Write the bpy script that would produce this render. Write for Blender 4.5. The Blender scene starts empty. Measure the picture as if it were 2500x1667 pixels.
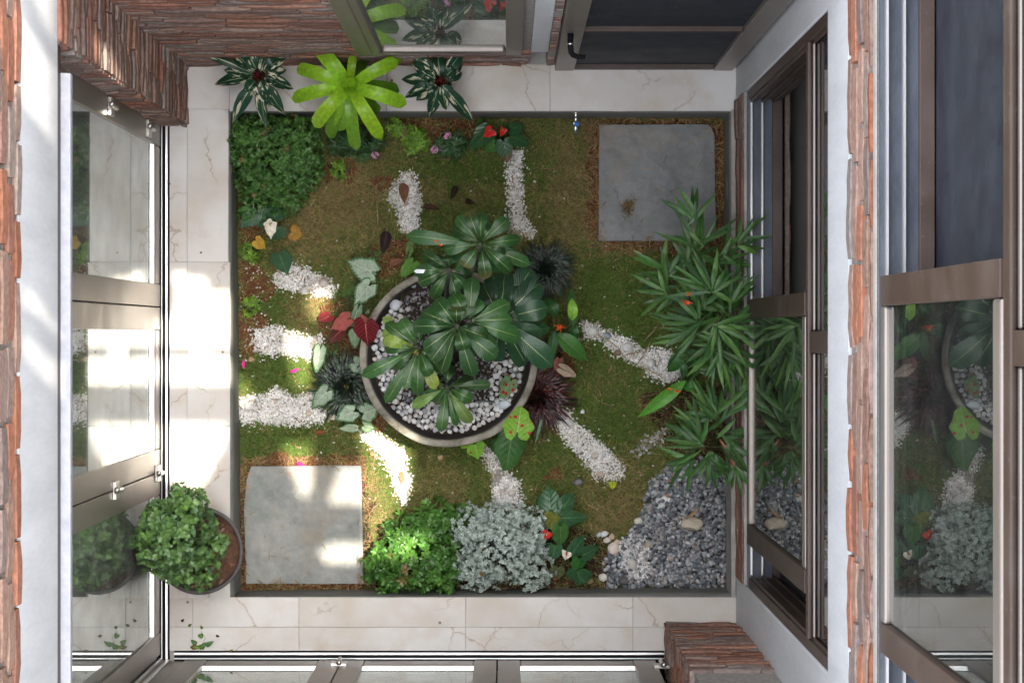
import bpy, math, random
import numpy as np
from mathutils import Vector, noise

random.seed(7); rng = np.random.default_rng(7)
scene = bpy.context.scene
COLL = scene.collection

# ------------------------------------------------------------------ camera
FPX, CZ, NU, NV = 5166.0, 9.0, 1235.0, 812.0      # focal length in photo pixels, camera height, nadir
cam = bpy.data.cameras.new("camera"); camo = bpy.data.objects.new("camera", cam)
COLL.objects.link(camo); scene.camera = camo
camo.location = (0, 0, CZ); camo.rotation_euler = (0, 0, 0)
cam.sensor_width = 36; cam.lens = FPX / 2500 * 36
cam.shift_x = 15 / 2500; cam.shift_y = -21.5 / 2500
cam.clip_start = 0.05; cam.clip_end = 500
# ------------------------------------------------------------------ light
SUN_D = Vector((-0.21, -0.12, -1.0))
world = bpy.data.worlds.new("World"); scene.world = world; world.use_nodes = True
wn = world.node_tree; wn.nodes.clear()
sky = wn.nodes.new("ShaderNodeTexSky"); sky.sky_type = 'NISHITA'; sky.sun_disc = False
sky.sun_elevation = math.radians(76.4); sky.sun_rotation = math.atan2(0.21, 0.12)
sky.air_density = 1.0; sky.dust_density = 3.0; sky.ozone_density = 0.6
bg = wn.nodes.new("ShaderNodeBackground"); bg.inputs[1].default_value = 0.15
wo = wn.nodes.new("ShaderNodeOutputWorld")
hsv = wn.nodes.new("ShaderNodeHueSaturation"); hsv.inputs['Saturation'].default_value = 0.30   # hazy, whitish sky
wn.links.new(sky.outputs[0], hsv.inputs['Color']); wn.links.new(hsv.outputs[0], bg.inputs[0]); wn.links.new(bg.outputs[0], wo.inputs[0])
sl = bpy.data.lights.new("sun", 'SUN'); sl.energy = 2.0; sl.angle = math.radians(0.4); sl.color = (1, 0.91, 0.77)
so = bpy.data.objects.new("sun", sl); COLL.objects.link(so)
so.rotation_euler = SUN_D.to_track_quat('-Z', 'Y').to_euler(); so.location = (4, 3, 12)
scene.view_settings.view_transform = 'Standard'; scene.view_settings.look = 'None'
scene.view_settings.gamma = 1; scene.view_settings.exposure = 2.92
scene.cycles.max_bounces = 10; scene.cycles.transparent_max_bounces = 24
scene.cycles.diffuse_bounces = 5; scene.cycles.glossy_bounces = 6
scene.cycles.caustics_reflective = False; scene.cycles.caustics_refractive = False
scene.cycles.sample_clamp_indirect = 6

# ------------------------------------------------------------------ helpers
def P(u, v, z=0.0):
    """photo pixel at world height z -> world point"""
    s = (CZ - z) / FPX
    return np.array([(u - NU) * s, -(v - NV) * s, z])

LOC = {}
def setp(o, label=None, cat=None, group=None, kind=None):
    if label: o['label'] = label
    if cat: o['category'] = cat
    if group: o['group'] = group
    if kind: o['kind'] = kind
    return o
def thing(name, label, cat, loc=(0, 0, 0), group=None):
    o = bpy.data.objects.new(name, None); COLL.objects.link(o)
    o.empty_display_size = .05; o.location = tuple(float(c) for c in loc)
    LOC[o.name] = np.array(loc, float)
    return setp(o, label, cat, group)

def fast_mesh(name, V, F, attrs=None, smooth=False):
    V = np.asarray(V, np.float32); me = bpy.data.meshes.new(name)
    me.vertices.add(len(V)); me.vertices.foreach_set('co', V.ravel())
    F = np.asarray(F, np.int32); M, k = F.shape
    me.loops.add(M * k); me.loops.foreach_set('vertex_index', F.ravel())
    me.polygons.add(M); me.polygons.foreach_set('loop_start', np.arange(0, M * k, k, dtype=np.int32))
    me.update(calc_edges=True)
    add_attrs(me, attrs, len(V))
    if smooth: me.polygons.foreach_set('use_smooth', np.ones(M, bool))
    return me
def add_attrs(me, attrs, n):
    for key, a in (attrs or {}).items():
        a = np.asarray(a, np.float32)
        if key == 'Col':
            c = me.color_attributes.new('Col', 'FLOAT_COLOR', 'POINT')
            full = np.ones((n, 4), np.float32); full[:, :3] = a
            c.data.foreach_set('color', full.ravel())
        else:
            c = me.attributes.new(key, 'FLOAT', 'POINT'); c.data.foreach_set('value', a.ravel())
def link(name, me, mat, parent=None, loc=None):
    o = bpy.data.objects.new(name, me); COLL.objects.link(o)
    if mat: me.materials.append(mat)
    if parent is not None:
        o.parent = parent; LOC[o.name] = LOC[parent.name]
    else:
        LOC[o.name] = np.array(loc if loc is not None else (0, 0, 0), float)
        o.location = tuple(LOC[o.name])
    return o

class MB:
    def __init__(s): s.V = []; s.F = []; s.C = []; s.A = {'lu': [], 'lv': [], 'le': [], 'lr': []}; s.n = 0
    def add(s, V, F, col=(.5, .5, .5), lu=None, lv=None, le=None, lr=None):
        V = np.asarray(V, float); k = len(V)
        s.V.append(V); s.F += [tuple(int(i) + s.n for i in f) for f in F]
        c = np.asarray(col, float); s.C.append(np.tile(c, (k, 1)) if c.ndim == 1 else c)
        for key, val in (('lu', lu), ('lv', lv), ('le', le), ('lr', lr)):
            s.A[key].append(np.full(k, .5) if val is None else (np.full(k, float(val)) if np.isscalar(val) else np.asarray(val, float)))
        s.n += k
    def box(s, x0, x1, y0, y1, z0, z1, col=(.5, .5, .5)):
        x0, x1 = sorted((x0, x1)); y0, y1 = sorted((y0, y1)); z0, z1 = sorted((z0, z1))
        V = [(x0, y0, z0), (x1, y0, z0), (x1, y1, z0), (x0, y1, z0), (x0, y0, z1), (x1, y0, z1), (x1, y1, z1), (x0, y1, z1)]
        s.add(V, [(3, 2, 1, 0), (4, 5, 6, 7), (0, 1, 5, 4), (1, 2, 6, 5), (2, 3, 7, 6), (3, 0, 4, 7)], col)
    def fb(s, ax, a0, a1, n0, n1, z0, z1, col=(.5, .5, .5)):
        if ax == 'y': s.box(n0, n1, a0, a1, z0, z1, col)
        else: s.box(a0, a1, n0, n1, z0, z1, col)
    def tube(s, pts, r, k=6, col=(.5, .5, .5), cap=True):
        pts = np.asarray(pts, float); n = len(pts)
        rr = np.full(n, r) if np.isscalar(r) else np.asarray(r, float)
        T = np.gradient(pts, axis=0); T /= np.linalg.norm(T, axis=1)[:, None] + 1e-9
        V = []
        ref = np.array([0.31, .17, .93])
        for i in range(n):
            a = np.cross(T[i], ref); a /= np.linalg.norm(a) + 1e-9; b = np.cross(T[i], a)
            for j in range(k):
                th = 2 * math.pi * j / k
                V.append(pts[i] + rr[i] * (math.cos(th) * a + math.sin(th) * b))
        F = [(i * k + j, i * k + (j + 1) % k, (i + 1) * k + (j + 1) % k, (i + 1) * k + j) for i in range(n - 1) for j in range(k)]
        if cap: F += [tuple(range(k))[::-1], tuple((n - 1) * k + j for j in range(k))]
        s.add(V, F, col)
    def lathe(s, prof, cen, k=48, col=(.5, .5, .5), jit=0):
        V = []; cx, cy = cen
        for r, z in prof:
            for j in range(k):
                th = 2 * math.pi * j / k
                q = 1 + jit * noise.noise(Vector((math.cos(th) * 2, math.sin(th) * 2, z * 8)))
                V.append((cx + r * q * math.cos(th), cy + r * q * math.sin(th), z))
        n = len(prof)
        F = [(i * k + j, i * k + (j + 1) % k, (i + 1) * k + (j + 1) % k, (i + 1) * k + j) for i in range(n - 1) for j in range(k)]
        s.add(V, F, col)
    def build(s, name, mat, parent=None, loc=None, smooth=False, bevel=0, label=None):
        V = np.concatenate(s.V)
        base = LOC[parent.name] if parent is not None else (np.array(loc, float) if loc is not None else np.zeros(3))
        me = bpy.data.meshes.new(name)
        me.from_pydata((V - base).tolist(), [], s.F)
        at = {k: np.concatenate(a) for k, a in s.A.items()}; at['Col'] = np.concatenate(s.C)
        add_attrs(me, at, len(V))
        if smooth: me.polygons.foreach_set('use_smooth', np.ones(len(me.polygons), bool))
        me.update()
        o = link(name, me, mat, parent, base)
        if bevel:
            b = o.modifiers.new('bevel', 'BEVEL'); b.width = bevel; b.segments = 2; b.limit_method = 'ANGLE'
        if label: o['label'] = label
        return o

# ---- leaves
SH = {
 'obov': ([0, .12, .2, .32, .5, .68, .82, .92, .97, 1], [.05, .06, .16, .42, .76, 1, .99, .76, .46, .05]),
 'lance': ([0, .05, .2, .4, .6, .8, .95, 1], [.1, .3, .8, 1, .88, .55, .15, 0]),
 'strap': ([0, .1, .3, .6, .85, .93, .98, 1], [.7, .75, .9, 1, .97, .78, .42, .05]),
 'ovate': ([0, .04, .15, .3, .5, .7, .9, 1], [.12, .5, .9, 1, .9, .62, .2, 0]),
 'grass': ([0, .5, .8, 1], [.8, 1, .6, 0.02]),
}
UP = np.array([0, 0, 1.0])
def leaf(mb, base, tip, width, shape='lance', arch=.02, fold=.2, roll=0., col=(.05, .12, .04), nv=9, nu=4, wave=0., cv=.12, tipcol=None):
    p0 = np.asarray(base, float); p2 = np.asarray(tip, float); p1 = (p0 + p2) / 2 + UP * arch * 2
    t = np.linspace(0, 1, nv + 1)
    C = (1 - t)[:, None] ** 2 * p0 + (2 * t * (1 - t))[:, None] * p1 + (t ** 2)[:, None] * p2
    T = np.gradient(C, axis=0); T /= np.linalg.norm(T, axis=1)[:, None] + 1e-9
    S = np.cross(T, UP); ns = np.linalg.norm(S, axis=1)[:, None]
    S = np.where(ns > .05, S / (ns + 1e-9), np.array([1., 0, 0])); Nn = np.cross(S, T)
    c, sn = math.cos(roll), math.sin(roll)
    S, Nn = S * c + Nn * sn, Nn * c - S * sn
    w = np.interp(t, *SH[shape]) * width / 2
    x = np.linspace(-1, 1, nu + 1); ph = random.random() * 6
    V = []; LU = []; LV = []; LE = []
    for i in range(nv + 1):
        for xx in x:
            z = fold * abs(xx) * w[i] + wave * w[i] * abs(xx) * math.sin(ph + t[i] * 14 + (2 if xx > 0 else 0))
            V.append(C[i] + S[i] * xx * w[i] + Nn[i] * z); LU.append(.5 + xx / 2); LV.append(t[i]); LE.append(abs(xx))
    k = nu + 1
    F = [(i * k + j, i * k + j + 1, (i + 1) * k + j + 1, (i + 1) * k + j) for i in range(nv) for j in range(nu)]
    f = 1 + random.uniform(-cv, cv); cc = np.array(col) * np.array([f * random.uniform(.92, 1.08), f, f * random.uniform(.9, 1.1)])
    if tipcol is not None:
        wt = np.clip((np.array(LV) - .72) / .2, 0, 1)[:, None]; cc = cc * (1 - wt) + np.array(tipcol) * wt
    mb.add(V, F, cc, LU, LV, LE, random.random())
HEART = [(0, -.06), (.07, -.2), (.17, -.29), (.3, -.29), (.42, -.19), (.49, -.02), (.5, .14), (.46, .32), (.37, .52), (.24, .72), (.1, .9), (0, 1)]
def heart(mb, att, tip, width, col, cup=.08, roll=0., cv=.1, lobes=1.0, tipcol=None):
    att = np.asarray(att, float); tip = np.asarray(tip, float)
    L = np.linalg.norm(tip - att); T = (tip - att) / L
    S = np.cross(T, UP); S /= np.linalg.norm(S) + 1e-9; Nn = np.cross(S, T)
    c, sn = math.cos(roll), math.sin(roll); S, Nn = S * c + Nn * sn, Nn * c - S * sn
    out = [(x, y if y > 0 else y * lobes) for x, y in HEART]
    out = out + [(-x, y) for x, y in out[-2:0:-1]]
    V = [att]; LU = [.5]; LV = [.0]; LE = [0.]; n = len(out); ph = random.random() * 6
    rings = (.3, .6, .85, 1.)
    out = [(x * (1 + .09 * math.sin(ph + i * 1.9)) , y * (1 + .08 * math.sin(ph * 2 + i * 2.3)) + .04 * x * math.sin(ph)) for i, (x, y) in enumerate(out)]
    for s in rings:
        for j, (x, y) in enumerate(out):
            px, py = x * s, y * s
            z = cup * (abs(px) * 1.6 - (px * px) * 4 - max(0, py) ** 2 * .9) + .015 * math.sin(ph + j * 1.7) * s * s
            V.append(att + S * px * width + T * py * L + Nn * z * L); LU.append(.5 + px); LV.append(py); LE.append(s)
    F = [(0, 1 + j, 1 + (j + 1) % n) for j in range(n)]
    for r in range(len(rings) - 1):
        a, b = 1 + r * n, 1 + (r + 1) * n
        F += [(a + j, b + j, b + (j + 1) % n, a + (j + 1) % n) for j in range(n)]
    F = [f[::-1] for f in F]
    f = 1 + random.uniform(-cv, cv); cc = np.array(col) * f
    if tipcol is not None:
        wt = np.clip((np.array(LV) - .55) / .2, 0, 1)[:, None]; cc = cc * (1 - wt) + np.array(tipcol) * wt
    mb.add(V, F, cc, LU, LV, LE, random.random())

def unit(a): return a / (np.linalg.norm(a, axis=-1, keepdims=True) + 1e-9)
def leafcloud(tips, axes, per, L, W, a0, a1, cols, bend=.25, fold=.25, shape='ov', drop=.0):
    """many small leaves in whorls: returns V, F, attrs (vectorised)"""
    tips = np.repeat(tips, per, 0); axes = unit(np.repeat(axes, per, 0)); cols = np.repeat(cols, per, 0); n = len(tips)
    h = unit(np.cross(axes, rng.normal(size=(n, 3)))); b2 = np.cross(axes, h)
    ang = np.tile(np.arange(per) * 2.4, n // per) + np.repeat(rng.uniform(0, 6.28, n // per), per)
    rad = h * 0 + np.cos(ang)[:, None] * np.repeat(h[::per], per, 0) + np.sin(ang)[:, None] * np.repeat(b2[::per], per, 0)
    al = rng.uniform(a0, a1, n)[:, None]
    d = unit(axes * np.cos(al) + rad * np.sin(al)); nrm = unit(axes * np.sin(al) - rad * np.cos(al)); sd = np.cross(d, nrm)
    Ls = (L * rng.uniform(.7, 1.2, n))[:, None]; Ws = (W * rng.uniform(.75, 1.15, n))[:, None] / 2
    base = tips - axes * (rng.uniform(0, drop + 1e-6, n)[:, None])
    ws = {'ov': (.85, .8), 'ob': (.55, 1.0), 'la': (.9, .6)}[shape]
    def pt(t, x): return base + d * Ls * t - nrm * Ls * bend * t * t + sd * Ws * x + nrm * Ws * fold * abs(x)
    V = np.stack([pt(0, 0), pt(.35, -ws[0]), pt(.35, 0), pt(.35, ws[0]), pt(.72, -ws[1]), pt(.72, 0), pt(.72, ws[1]), pt(1, 0)], 1).reshape(-1, 3)
    f = np.array([[0, 2, 1], [0, 3, 2], [1, 2, 5], [1, 5, 4], [2, 3, 6], [2, 6, 5], [4, 5, 7], [5, 6, 7]])
    F = (np.arange(n)[:, None, None] * 8 + f[None]).reshape(-1, 3)
    cc = cols * rng.uniform(.8, 1.2, n)[:, None]
    at = {'Col': np.repeat(cc, 8, 0), 'lu': np.tile([.5, .1, .5, .9, .1, .5, .9, .5], n), 'lv': np.tile([0, .35, .35, .35, .72, .72, .72, 1], n),
          'le': np.tile([0, .8, 0, .8, .8, 0, .8, .6], n), 'lr': np.repeat(rng.random(n), 8)}
    return V, F, at

# ---- stones
def ico(sub):
    import bmesh
    bm = bmesh.new(); bmesh.ops.create_icosphere(bm, subdivisions=sub, radius=1)
    V = np.array([v.co[:] for v in bm.verts]); F = np.array([[v.index for v in f.verts] for f in bm.faces]); bm.free()
    return V, F
ICO1, ICO2, ICO3 = ico(1), ico(2), ico(3)
def rotm(n):
    q = unit(rng.normal(size=(n, 4))); w, x, y, z = q.T
    return np.stack([1 - 2 * (y * y + z * z), 2 * (x * y - w * z), 2 * (x * z + w * y), 2 * (x * y + w * z), 1 - 2 * (x * x + z * z), 2 * (y * z - w * x),
                     2 * (x * z - w * y), 2 * (y * z + w * x), 1 - 2 * (x * x + y * y)], 1).reshape(-1, 3, 3)
def stones(pos, size, cols, jit=.28, flat=.7, base=ICO1):
    n = len(pos); bv, bf = base; k = len(bv)
    sc = np.stack([rng.uniform(.75, 1.3, n), rng.uniform(.6, 1.05, n), rng.uniform(flat * .7, flat * 1.2, n)], 1)
    v = bv[None] * (1 + rng.normal(size=(n, k, 1)) * jit * .5) * sc[:, None] * (size / 2)[:, None, None]
    R = rotm(n) if flat > .6 else None
    if R is not None: v = np.einsum('nij,nkj->nki', R, v)
    V = (v + pos[:, None]).reshape(-1, 3); F = (np.arange(n)[:, None, None] * k + bf[None]).reshape(-1, 3)
    return V, F, {'Col': np.repeat(cols, k, 0)}
def inpoly(x, y, poly):
    poly = np.asarray(poly, float); ins = np.zeros(np.shape(x), bool); n = len(poly); j = n - 1
    for i in range(n):
        xi, yi = poly[i]; xj, yj = poly[j]
        c = ((yi > y) != (yj > y)) & (x < (xj - xi) * (y - yi) / (yj - yi + 1e-12) + xi); ins ^= c; j = i
    return ins
def fbm(x, y, s=1., seed=0., oct=3):
    out = np.zeros(len(x)); a = 1.
    for o in range(oct):
        out += a * np.array([noise.noise(Vector((xx * s, yy * s, seed + o * 7.3))) for xx, yy in zip(x, y)]); s *= 2.1; a *= .5
    return out

# ------------------------------------------------------------------ materials
class G:
    def __init__(s, name):
        s.m = bpy.data.materials.new(name); s.m.use_nodes = True; s.nt = s.m.node_tree; s.nt.nodes.clear()
        s.out = s.nt.nodes.new('ShaderNodeOutputMaterial')
    def n(s, typ, ins=None, **props):
        nd = s.nt.nodes.new('ShaderNode' + typ)
        for k, v in props.items(): setattr(nd, k, v)
        for k, v in (ins or {}).items(): s.set(nd, k, v)
        return nd
    def set(s, nd, k, v):
        sk = nd.inputs[k]
        if isinstance(v, bpy.types.NodeSocket): s.nt.links.new(v, sk)
        elif hasattr(v, 'outputs'): s.nt.links.new(v.outputs[0], sk)
        else:
            if sk.type == 'RGBA' and len(v) == 3: v = (*v, 1)
            sk.default_value = v
    def math(s, op, a, b=0., c=0., clamp=False):
        return s.n('Math', {0: a, 1: b, 2: c}, operation=op, use_clamp=clamp)
    def mix(s, f, a, b, mode='MIX'):
        nd = s.nt.nodes.new('ShaderNodeMix'); nd.data_type = 'RGBA'; nd.blend_type = mode; nd.clamp_factor = True
        s.set(nd, 0, f); s.set(nd, 6, a); s.set(nd, 7, b); return nd.outputs[2]
    def ramp(s, f, stops):
        nd = s.n('ValToRGB', {0: f}); e = nd.color_ramp.elements
        while len(e) < len(stops): e.new(.5)
        for i, (p, c) in enumerate(stops):
            e[i].position = p; e[i].color = (*c, 1) if not np.isscalar(c) else (c, c, c, 1)
        return nd.outputs[0]
    def attr(s, name): return s.n('Attribute', attribute_name=name)
    def pos(s): return s.n('NewGeometry').outputs['Position']
    def noise(s, vec, scale, detail=4, rough=.55, dist=0.):
        return s.n('TexNoise', {'Vector': vec, 'Scale': scale, 'Detail': detail, 'Roughness': rough, 'Distortion': dist})
    def bsdf(s, col, rough=.5, metal=0., spec=.5, bump=None, bstr=.3, bdist=.002, **kw):
        ins = {'Base Color': col, 'Roughness': rough, 'Metallic': metal, 'Specular IOR Level': spec}; ins.update(kw)
        b = s.n('BsdfPrincipled', ins)
        if bump is not None:
            bp = s.n('Bump', {'Height': bump, 'Strength': bstr, 'Distance': bdist}); s.set(b, 'Normal', bp.outputs[0])
        return b
    def done(s, sh):
        s.nt.links.new(sh.outputs[0] if hasattr(sh, 'outputs') else sh, s.out.inputs[0]); return s.m

def leafmat(name, rib=None, ribw=.05, veins=0., vscale=16., edge=None, e0=.7, cream=None, cth=.55, rough=.38, trans=.18, spot=None, streak=0., spec=.32, heartveins=False):
    g = G(name); col = g.attr('Col').outputs['Color']
    lu = g.attr('lu').outputs['Fac']; lv = g.attr('lv').outputs['Fac']; le = g.attr('le').outputs['Fac']; lr = g.attr('lr').outputs['Fac']
    nz = g.noise(g.pos(), 60, 3)
    col = g.mix(1., col, g.ramp(nz.outputs[0], [(.3, .78), (.7, 1.2)]), 'MULTIPLY')
    ax = g.math('ABSOLUTE', g.math('SUBTRACT', lu, .5))
    lrs = g.math('MULTIPLY', lr, 40.)
    if cream is not None:
        vec = g.n('CombineXYZ', {0: g.math('MULTIPLY', lu, 3.2), 1: g.math('MULTIPLY', lv, 1.9), 2: lrs})
        n2 = g.noise(vec.outputs[0], 1.2, 2)
        f = g.ramp(n2.outputs[0], [(cth, 0.), (cth + .03, 1.)])
        col = g.mix(f, col, cream)
    if streak:
        vec = g.n('CombineXYZ', {0: g.math('MULTIPLY', lu, 26.), 1: g.math('MULTIPLY', lv, 1.), 2: lrs})
        n2 = g.noise(vec.outputs[0], 1., 2)
        col = g.mix(streak, col, g.ramp(n2.outputs[0], [(.35, .62), (.65, 1.3)]), 'MULTIPLY')
    if edge is not None:
        col = g.mix(g.ramp(g.math('ADD', le, g.math('MULTIPLY', nz.outputs[0], .25)), [(e0 + .1, 0.), (e0 + .2, 1.)]), col, edge)
    hgt = None
    if veins:
        k = .55 if not heartveins else 1.1
        ph = g.math('MULTIPLY', g.math('SUBTRACT', lv, g.math('MULTIPLY', ax, k)), vscale * 6.283)
        sw = g.math('SINE', ph)
        vf = g.ramp(sw, [(.86, 0.), (.98, 1.)])
        hgt = sw
        rc = rib if rib is not None else (.2, .3, .1)
        col = g.mix(g.math('MULTIPLY', vf, veins), col, rc)
    if rib is not None:
        wv = g.math('MULTIPLY', g.math('SUBTRACT', 1.15, lv), ribw)
        col = g.mix(g.math('LESS_THAN', ax, wv), col, rib)
    if spot is not None:
        vo = g.n('TexVoronoi', {'Vector': g.pos(), 'Scale': 38.})
        n3 = g.noise(g.pos(), 14., 2)
        f = g.math('MULTIPLY', g.math('LESS_THAN', vo.outputs['Distance'], .3), g.math('GREATER_THAN', n3.outputs[0], .53))
        col = g.mix(f, col, spot)
    b = g.bsdf(col, rough, spec=spec, bump=hgt if hgt is not None else nz.outputs[0], bstr=.25, bdist=.002)
    tr = g.n('BsdfTranslucent', {'Color': g.mix(1., col, (1.3, 1.5, .6), 'MULTIPLY')})
    return g.done(g.n('MixShader', {0: trans, 1: b.outputs[0], 2: tr.outputs[0]}))

def colmat(name, rough=.7, spec=.3, nscale=30., amt=(.75, 1.25), bstr=.3, bdist=.003, metal=0.):
    g = G(name); col = g.attr('Col').outputs['Color']; nz = g.noise(g.pos(), nscale, 5)
    col = g.mix(1., col, g.ramp(nz.outputs[0], [(.3, amt[0]), (.7, amt[1])]), 'MULTIPLY')
    return g.done(g.bsdf(col, rough, metal, spec, nz.outputs[0], bstr, bdist))

def m_marble():
    g = G('marble'); p = g.pos(); cr = g.attr('Col').outputs['Color']
    off = g.n('VectorMath', {0: p, 1: cr}, operation='ADD').outputs[0]
    cl = g.noise(off, 2.6, 5); c2 = g.noise(off, 9., 6)
    col = g.ramp(cl.outputs[0], [(.3, (.49, .455, .40)), (.5, (.585, .56, .525)), (.7, (.64, .63, .61))])
    col = g.mix(g.ramp(c2.outputs[0], [(.48, 0.), (.75, .5)]), col, (.50, .415, .31))
    # fine brown veins: warped cell edges kept only here and there
    wn_ = g.noise(off, 3.5, 4); wv = g.n('VectorMath', {0: wn_.outputs[1], 1: (.22, .22, .22)}, operation='MULTIPLY').outputs[0]
    w2 = g.noise(off, 16., 4); wv2 = g.n('VectorMath', {0: w2.outputs[1], 1: (.06, .06, .06)}, operation='MULTIPLY').outputs[0]
    vv = g.n('VectorMath', {0: g.n('VectorMath', {0: off, 1: wv}, operation='ADD').outputs[0], 1: wv2}, operation='ADD').outputs[0]
    vo = g.n('TexVoronoi', {'Vector': vv, 'Scale': 2.3}, feature='DISTANCE_TO_EDGE')
    keep = g.ramp(g.noise(off, 2.1, 2).outputs[0], [(.46, 0.), (.56, 1.)])
    line = g.math('LESS_THAN', vo.outputs['Distance'], .0055)
    lf = g.math('MULTIPLY', line, keep)
    col = g.mix(g.math('MULTIPLY', lf, .55), col, (.25, .17, .11))
    soft = g.math('MULTIPLY', g.ramp(vo.outputs['Distance'], [(.0, .2), (.04, 0.)]), keep)
    col = g.mix(soft, col, (.45, .36, .26))
    # small dark specks and rust stains
    sp = g.n('TexVoronoi', {'Vector': p, 'Scale': 7.})
    col = g.mix(g.math('LESS_THAN', sp.outputs['Distance'], .045), col, (.15, .12, .1))
    rs = g.noise(p, 4.2, 5, .6)
    col = g.mix(g.ramp(rs.outputs[0], [(.60, 0.), (.78, .55)]), col, (.42, .29, .16))
    rough = g.ramp(c2.outputs[0], [(.3, .28), (.7, .48)])
    return g.done(g.bsdf(col, rough, spec=.4, bump=c2.outputs[0], bstr=.06, bdist=.002))

def m_plain(name, c1, c2, rough=.7, nscale=8., spec=.3, metal=0., bstr=.2, bdist=.003, streak=None, det=6, spk=None):
    g = G(name); p = g.pos()
    if streak is not None:
        p = g.n('VectorMath', {0: p, 1: streak}, operation='MULTIPLY').outputs[0]
    nz = g.noise(p, nscale, det, .6); n2 = g.noise(p, nscale * 9, 3)
    f = g.math('ADD', g.math('MULTIPLY', nz.outputs[0], .75), g.math('MULTIPLY', n2.outputs[0], .25))
    col = g.ramp(f, [(.33, c1), (.67, c2)])
    if spk: col = specks(g, col, g.pos(), *spk)
    rr = g.ramp(nz.outputs[0], [(.3, max(0, rough - .1)), (.7, min(1, rough + .1))])
    return g.done(g.bsdf(col, rr, metal, spec, f, bstr, bdist))

def specks(g, col, p, scale=55., r=.16, keep=.62, c=(.62, .62, .6)):
    v = g.n('TexVoronoi', {'Vector': p, 'Scale': scale}); rnd = g.n('SeparateColor', {0: v.outputs['Color']})
    f = g.math('MULTIPLY', g.math('LESS_THAN', v.outputs['Distance'], r), g.math('GREATER_THAN', rnd.outputs[0], keep))
    return g.mix(g.math('MULTIPLY', f, .8), col, c)
def m_metal(name, c, rough=.35, metal=.75, dust=.25):
    g = G(name); p = g.pos(); nz = g.noise(p, 5., 5); n2 = g.noise(p, 70., 3)
    col = g.mix(g.math('MULTIPLY', g.ramp(nz.outputs[0], [(.4, 0.), (.75, 1.)]), dust), c, (.42, .39, .35))
    col = g.mix(g.math('MULTIPLY', g.ramp(n2.outputs[0], [(.62, 0.), (.75, 1.)]), dust), col, (.5, .47, .43))
    col = specks(g, col, p, 40., .055, .8)
    rr = g.math('ADD', g.math('MULTIPLY', nz.outputs[0], .25), rough - .1)
    return g.done(g.bsdf(col, rr, metal, .5, n2.outputs[0], .05, .001))

def m_glass(name, tint=(.78, .83, .8), dust=.05, f0=.04):
    g = G(name); geo = g.n('NewGeometry')
    dt = g.n('VectorMath', {0: geo.outputs['Incoming'], 1: geo.outputs['Normal']}, operation='DOT_PRODUCT')
    c = g.math('SUBTRACT', 1., g.math('ABSOLUTE', dt.outputs['Value']), clamp=True)
    fr = g.math('ADD', f0, g.math('MULTIPLY', 1 - f0, g.math('POWER', c, 5.)), clamp=True)
    tr = g.n('BsdfTransparent', {'Color': tint}); gl = g.n('BsdfGlossy', {'Color': (.95, .97, .96), 'Roughness': .004})
    mx = g.n('MixShader', {0: fr, 1: tr.outputs[0], 2: gl.outputs[0]})
    nz = g.noise(geo.outputs['Position'], 6., 6, .65)
    df = g.n('BsdfDiffuse', {'Color': (.55, .55, .53)})
    return g.done(g.n('MixShader', {0: g.math('MULTIPLY', g.ramp(nz.outputs[0], [(.35, .2), (.75, 1.)]), dust), 1: mx.outputs[0], 2: df.outputs[0]}))

MARBLE = m_marble()
CEMENT = m_plain('dark_cement', (.13, .134, .125), (.24, .235, .215), .8, 9, streak=(.6, .6, 3))
CONCRETE = m_plain('concrete', (.26, .25, .23), (.42, .40, .37), .85, 12)
WHITEPAINT = m_plain('white_paint', (.53, .54, .55), (.68, .69, .70), .65, 7, bstr=.2, streak=(1.2, 1.2, .25), spk=(26., .07, .8, (.33, .30, .27)))
CEIL = m_plain('plaster', (.5, .5, .48), (.6, .6, .58), .8, 5)
BRICK = colmat('brick', .9, .12, 50, (.72, 1.28), .6, .004)
BRONZE = m_metal('bronze_aluminium', (.26, .225, .20), .38, .6, .22)
BROWNFR = m_metal('brown_aluminium', (.052, .030, .021), .5, .0, .09)
ALU = m_metal('mill_aluminium', (.80, .80, .80), .3, .85, .1)
ALUDUST = m_plain('dusty_grey_aluminium', (.31, .32, .36), (.42, .43, .47), .6, 30, metal=.1)
TRACKGREY = m_plain('track_grey', (.045, .055, .072), (.10, .115, .14), .45, 16, spec=.4, streak=(1, .25, 1))
BLACKGAP = m_plain('black_rubber', (.008, .008, .009), (.02, .02, .022), .7, 20, spec=.06)
STEEL = m_metal('brushed_steel', (.5, .48, .45), .3, .9, .1)
CHROME = m_metal('chrome', (.85, .86, .88), .12, 1., .03)
BLUECAP = m_plain('blue_plastic', (.03, .16, .6), (.05, .22, .75), .35, 30)
SCREEN = m_plain('insect_mesh', (.012, .014, .02), (.035, .04, .052), .6, 7, spec=.25, bstr=.1, spk=(42., .1, .8))
GLASS = m_glass('door_glass', dust=.22, f0=.28); GLASSR = m_glass('window_glass', (.5, .53, .52), .035)
DARKROOM = m_plain('dark_interior', (.09, .085, .08), (.13, .125, .12), .8, 3)
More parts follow.
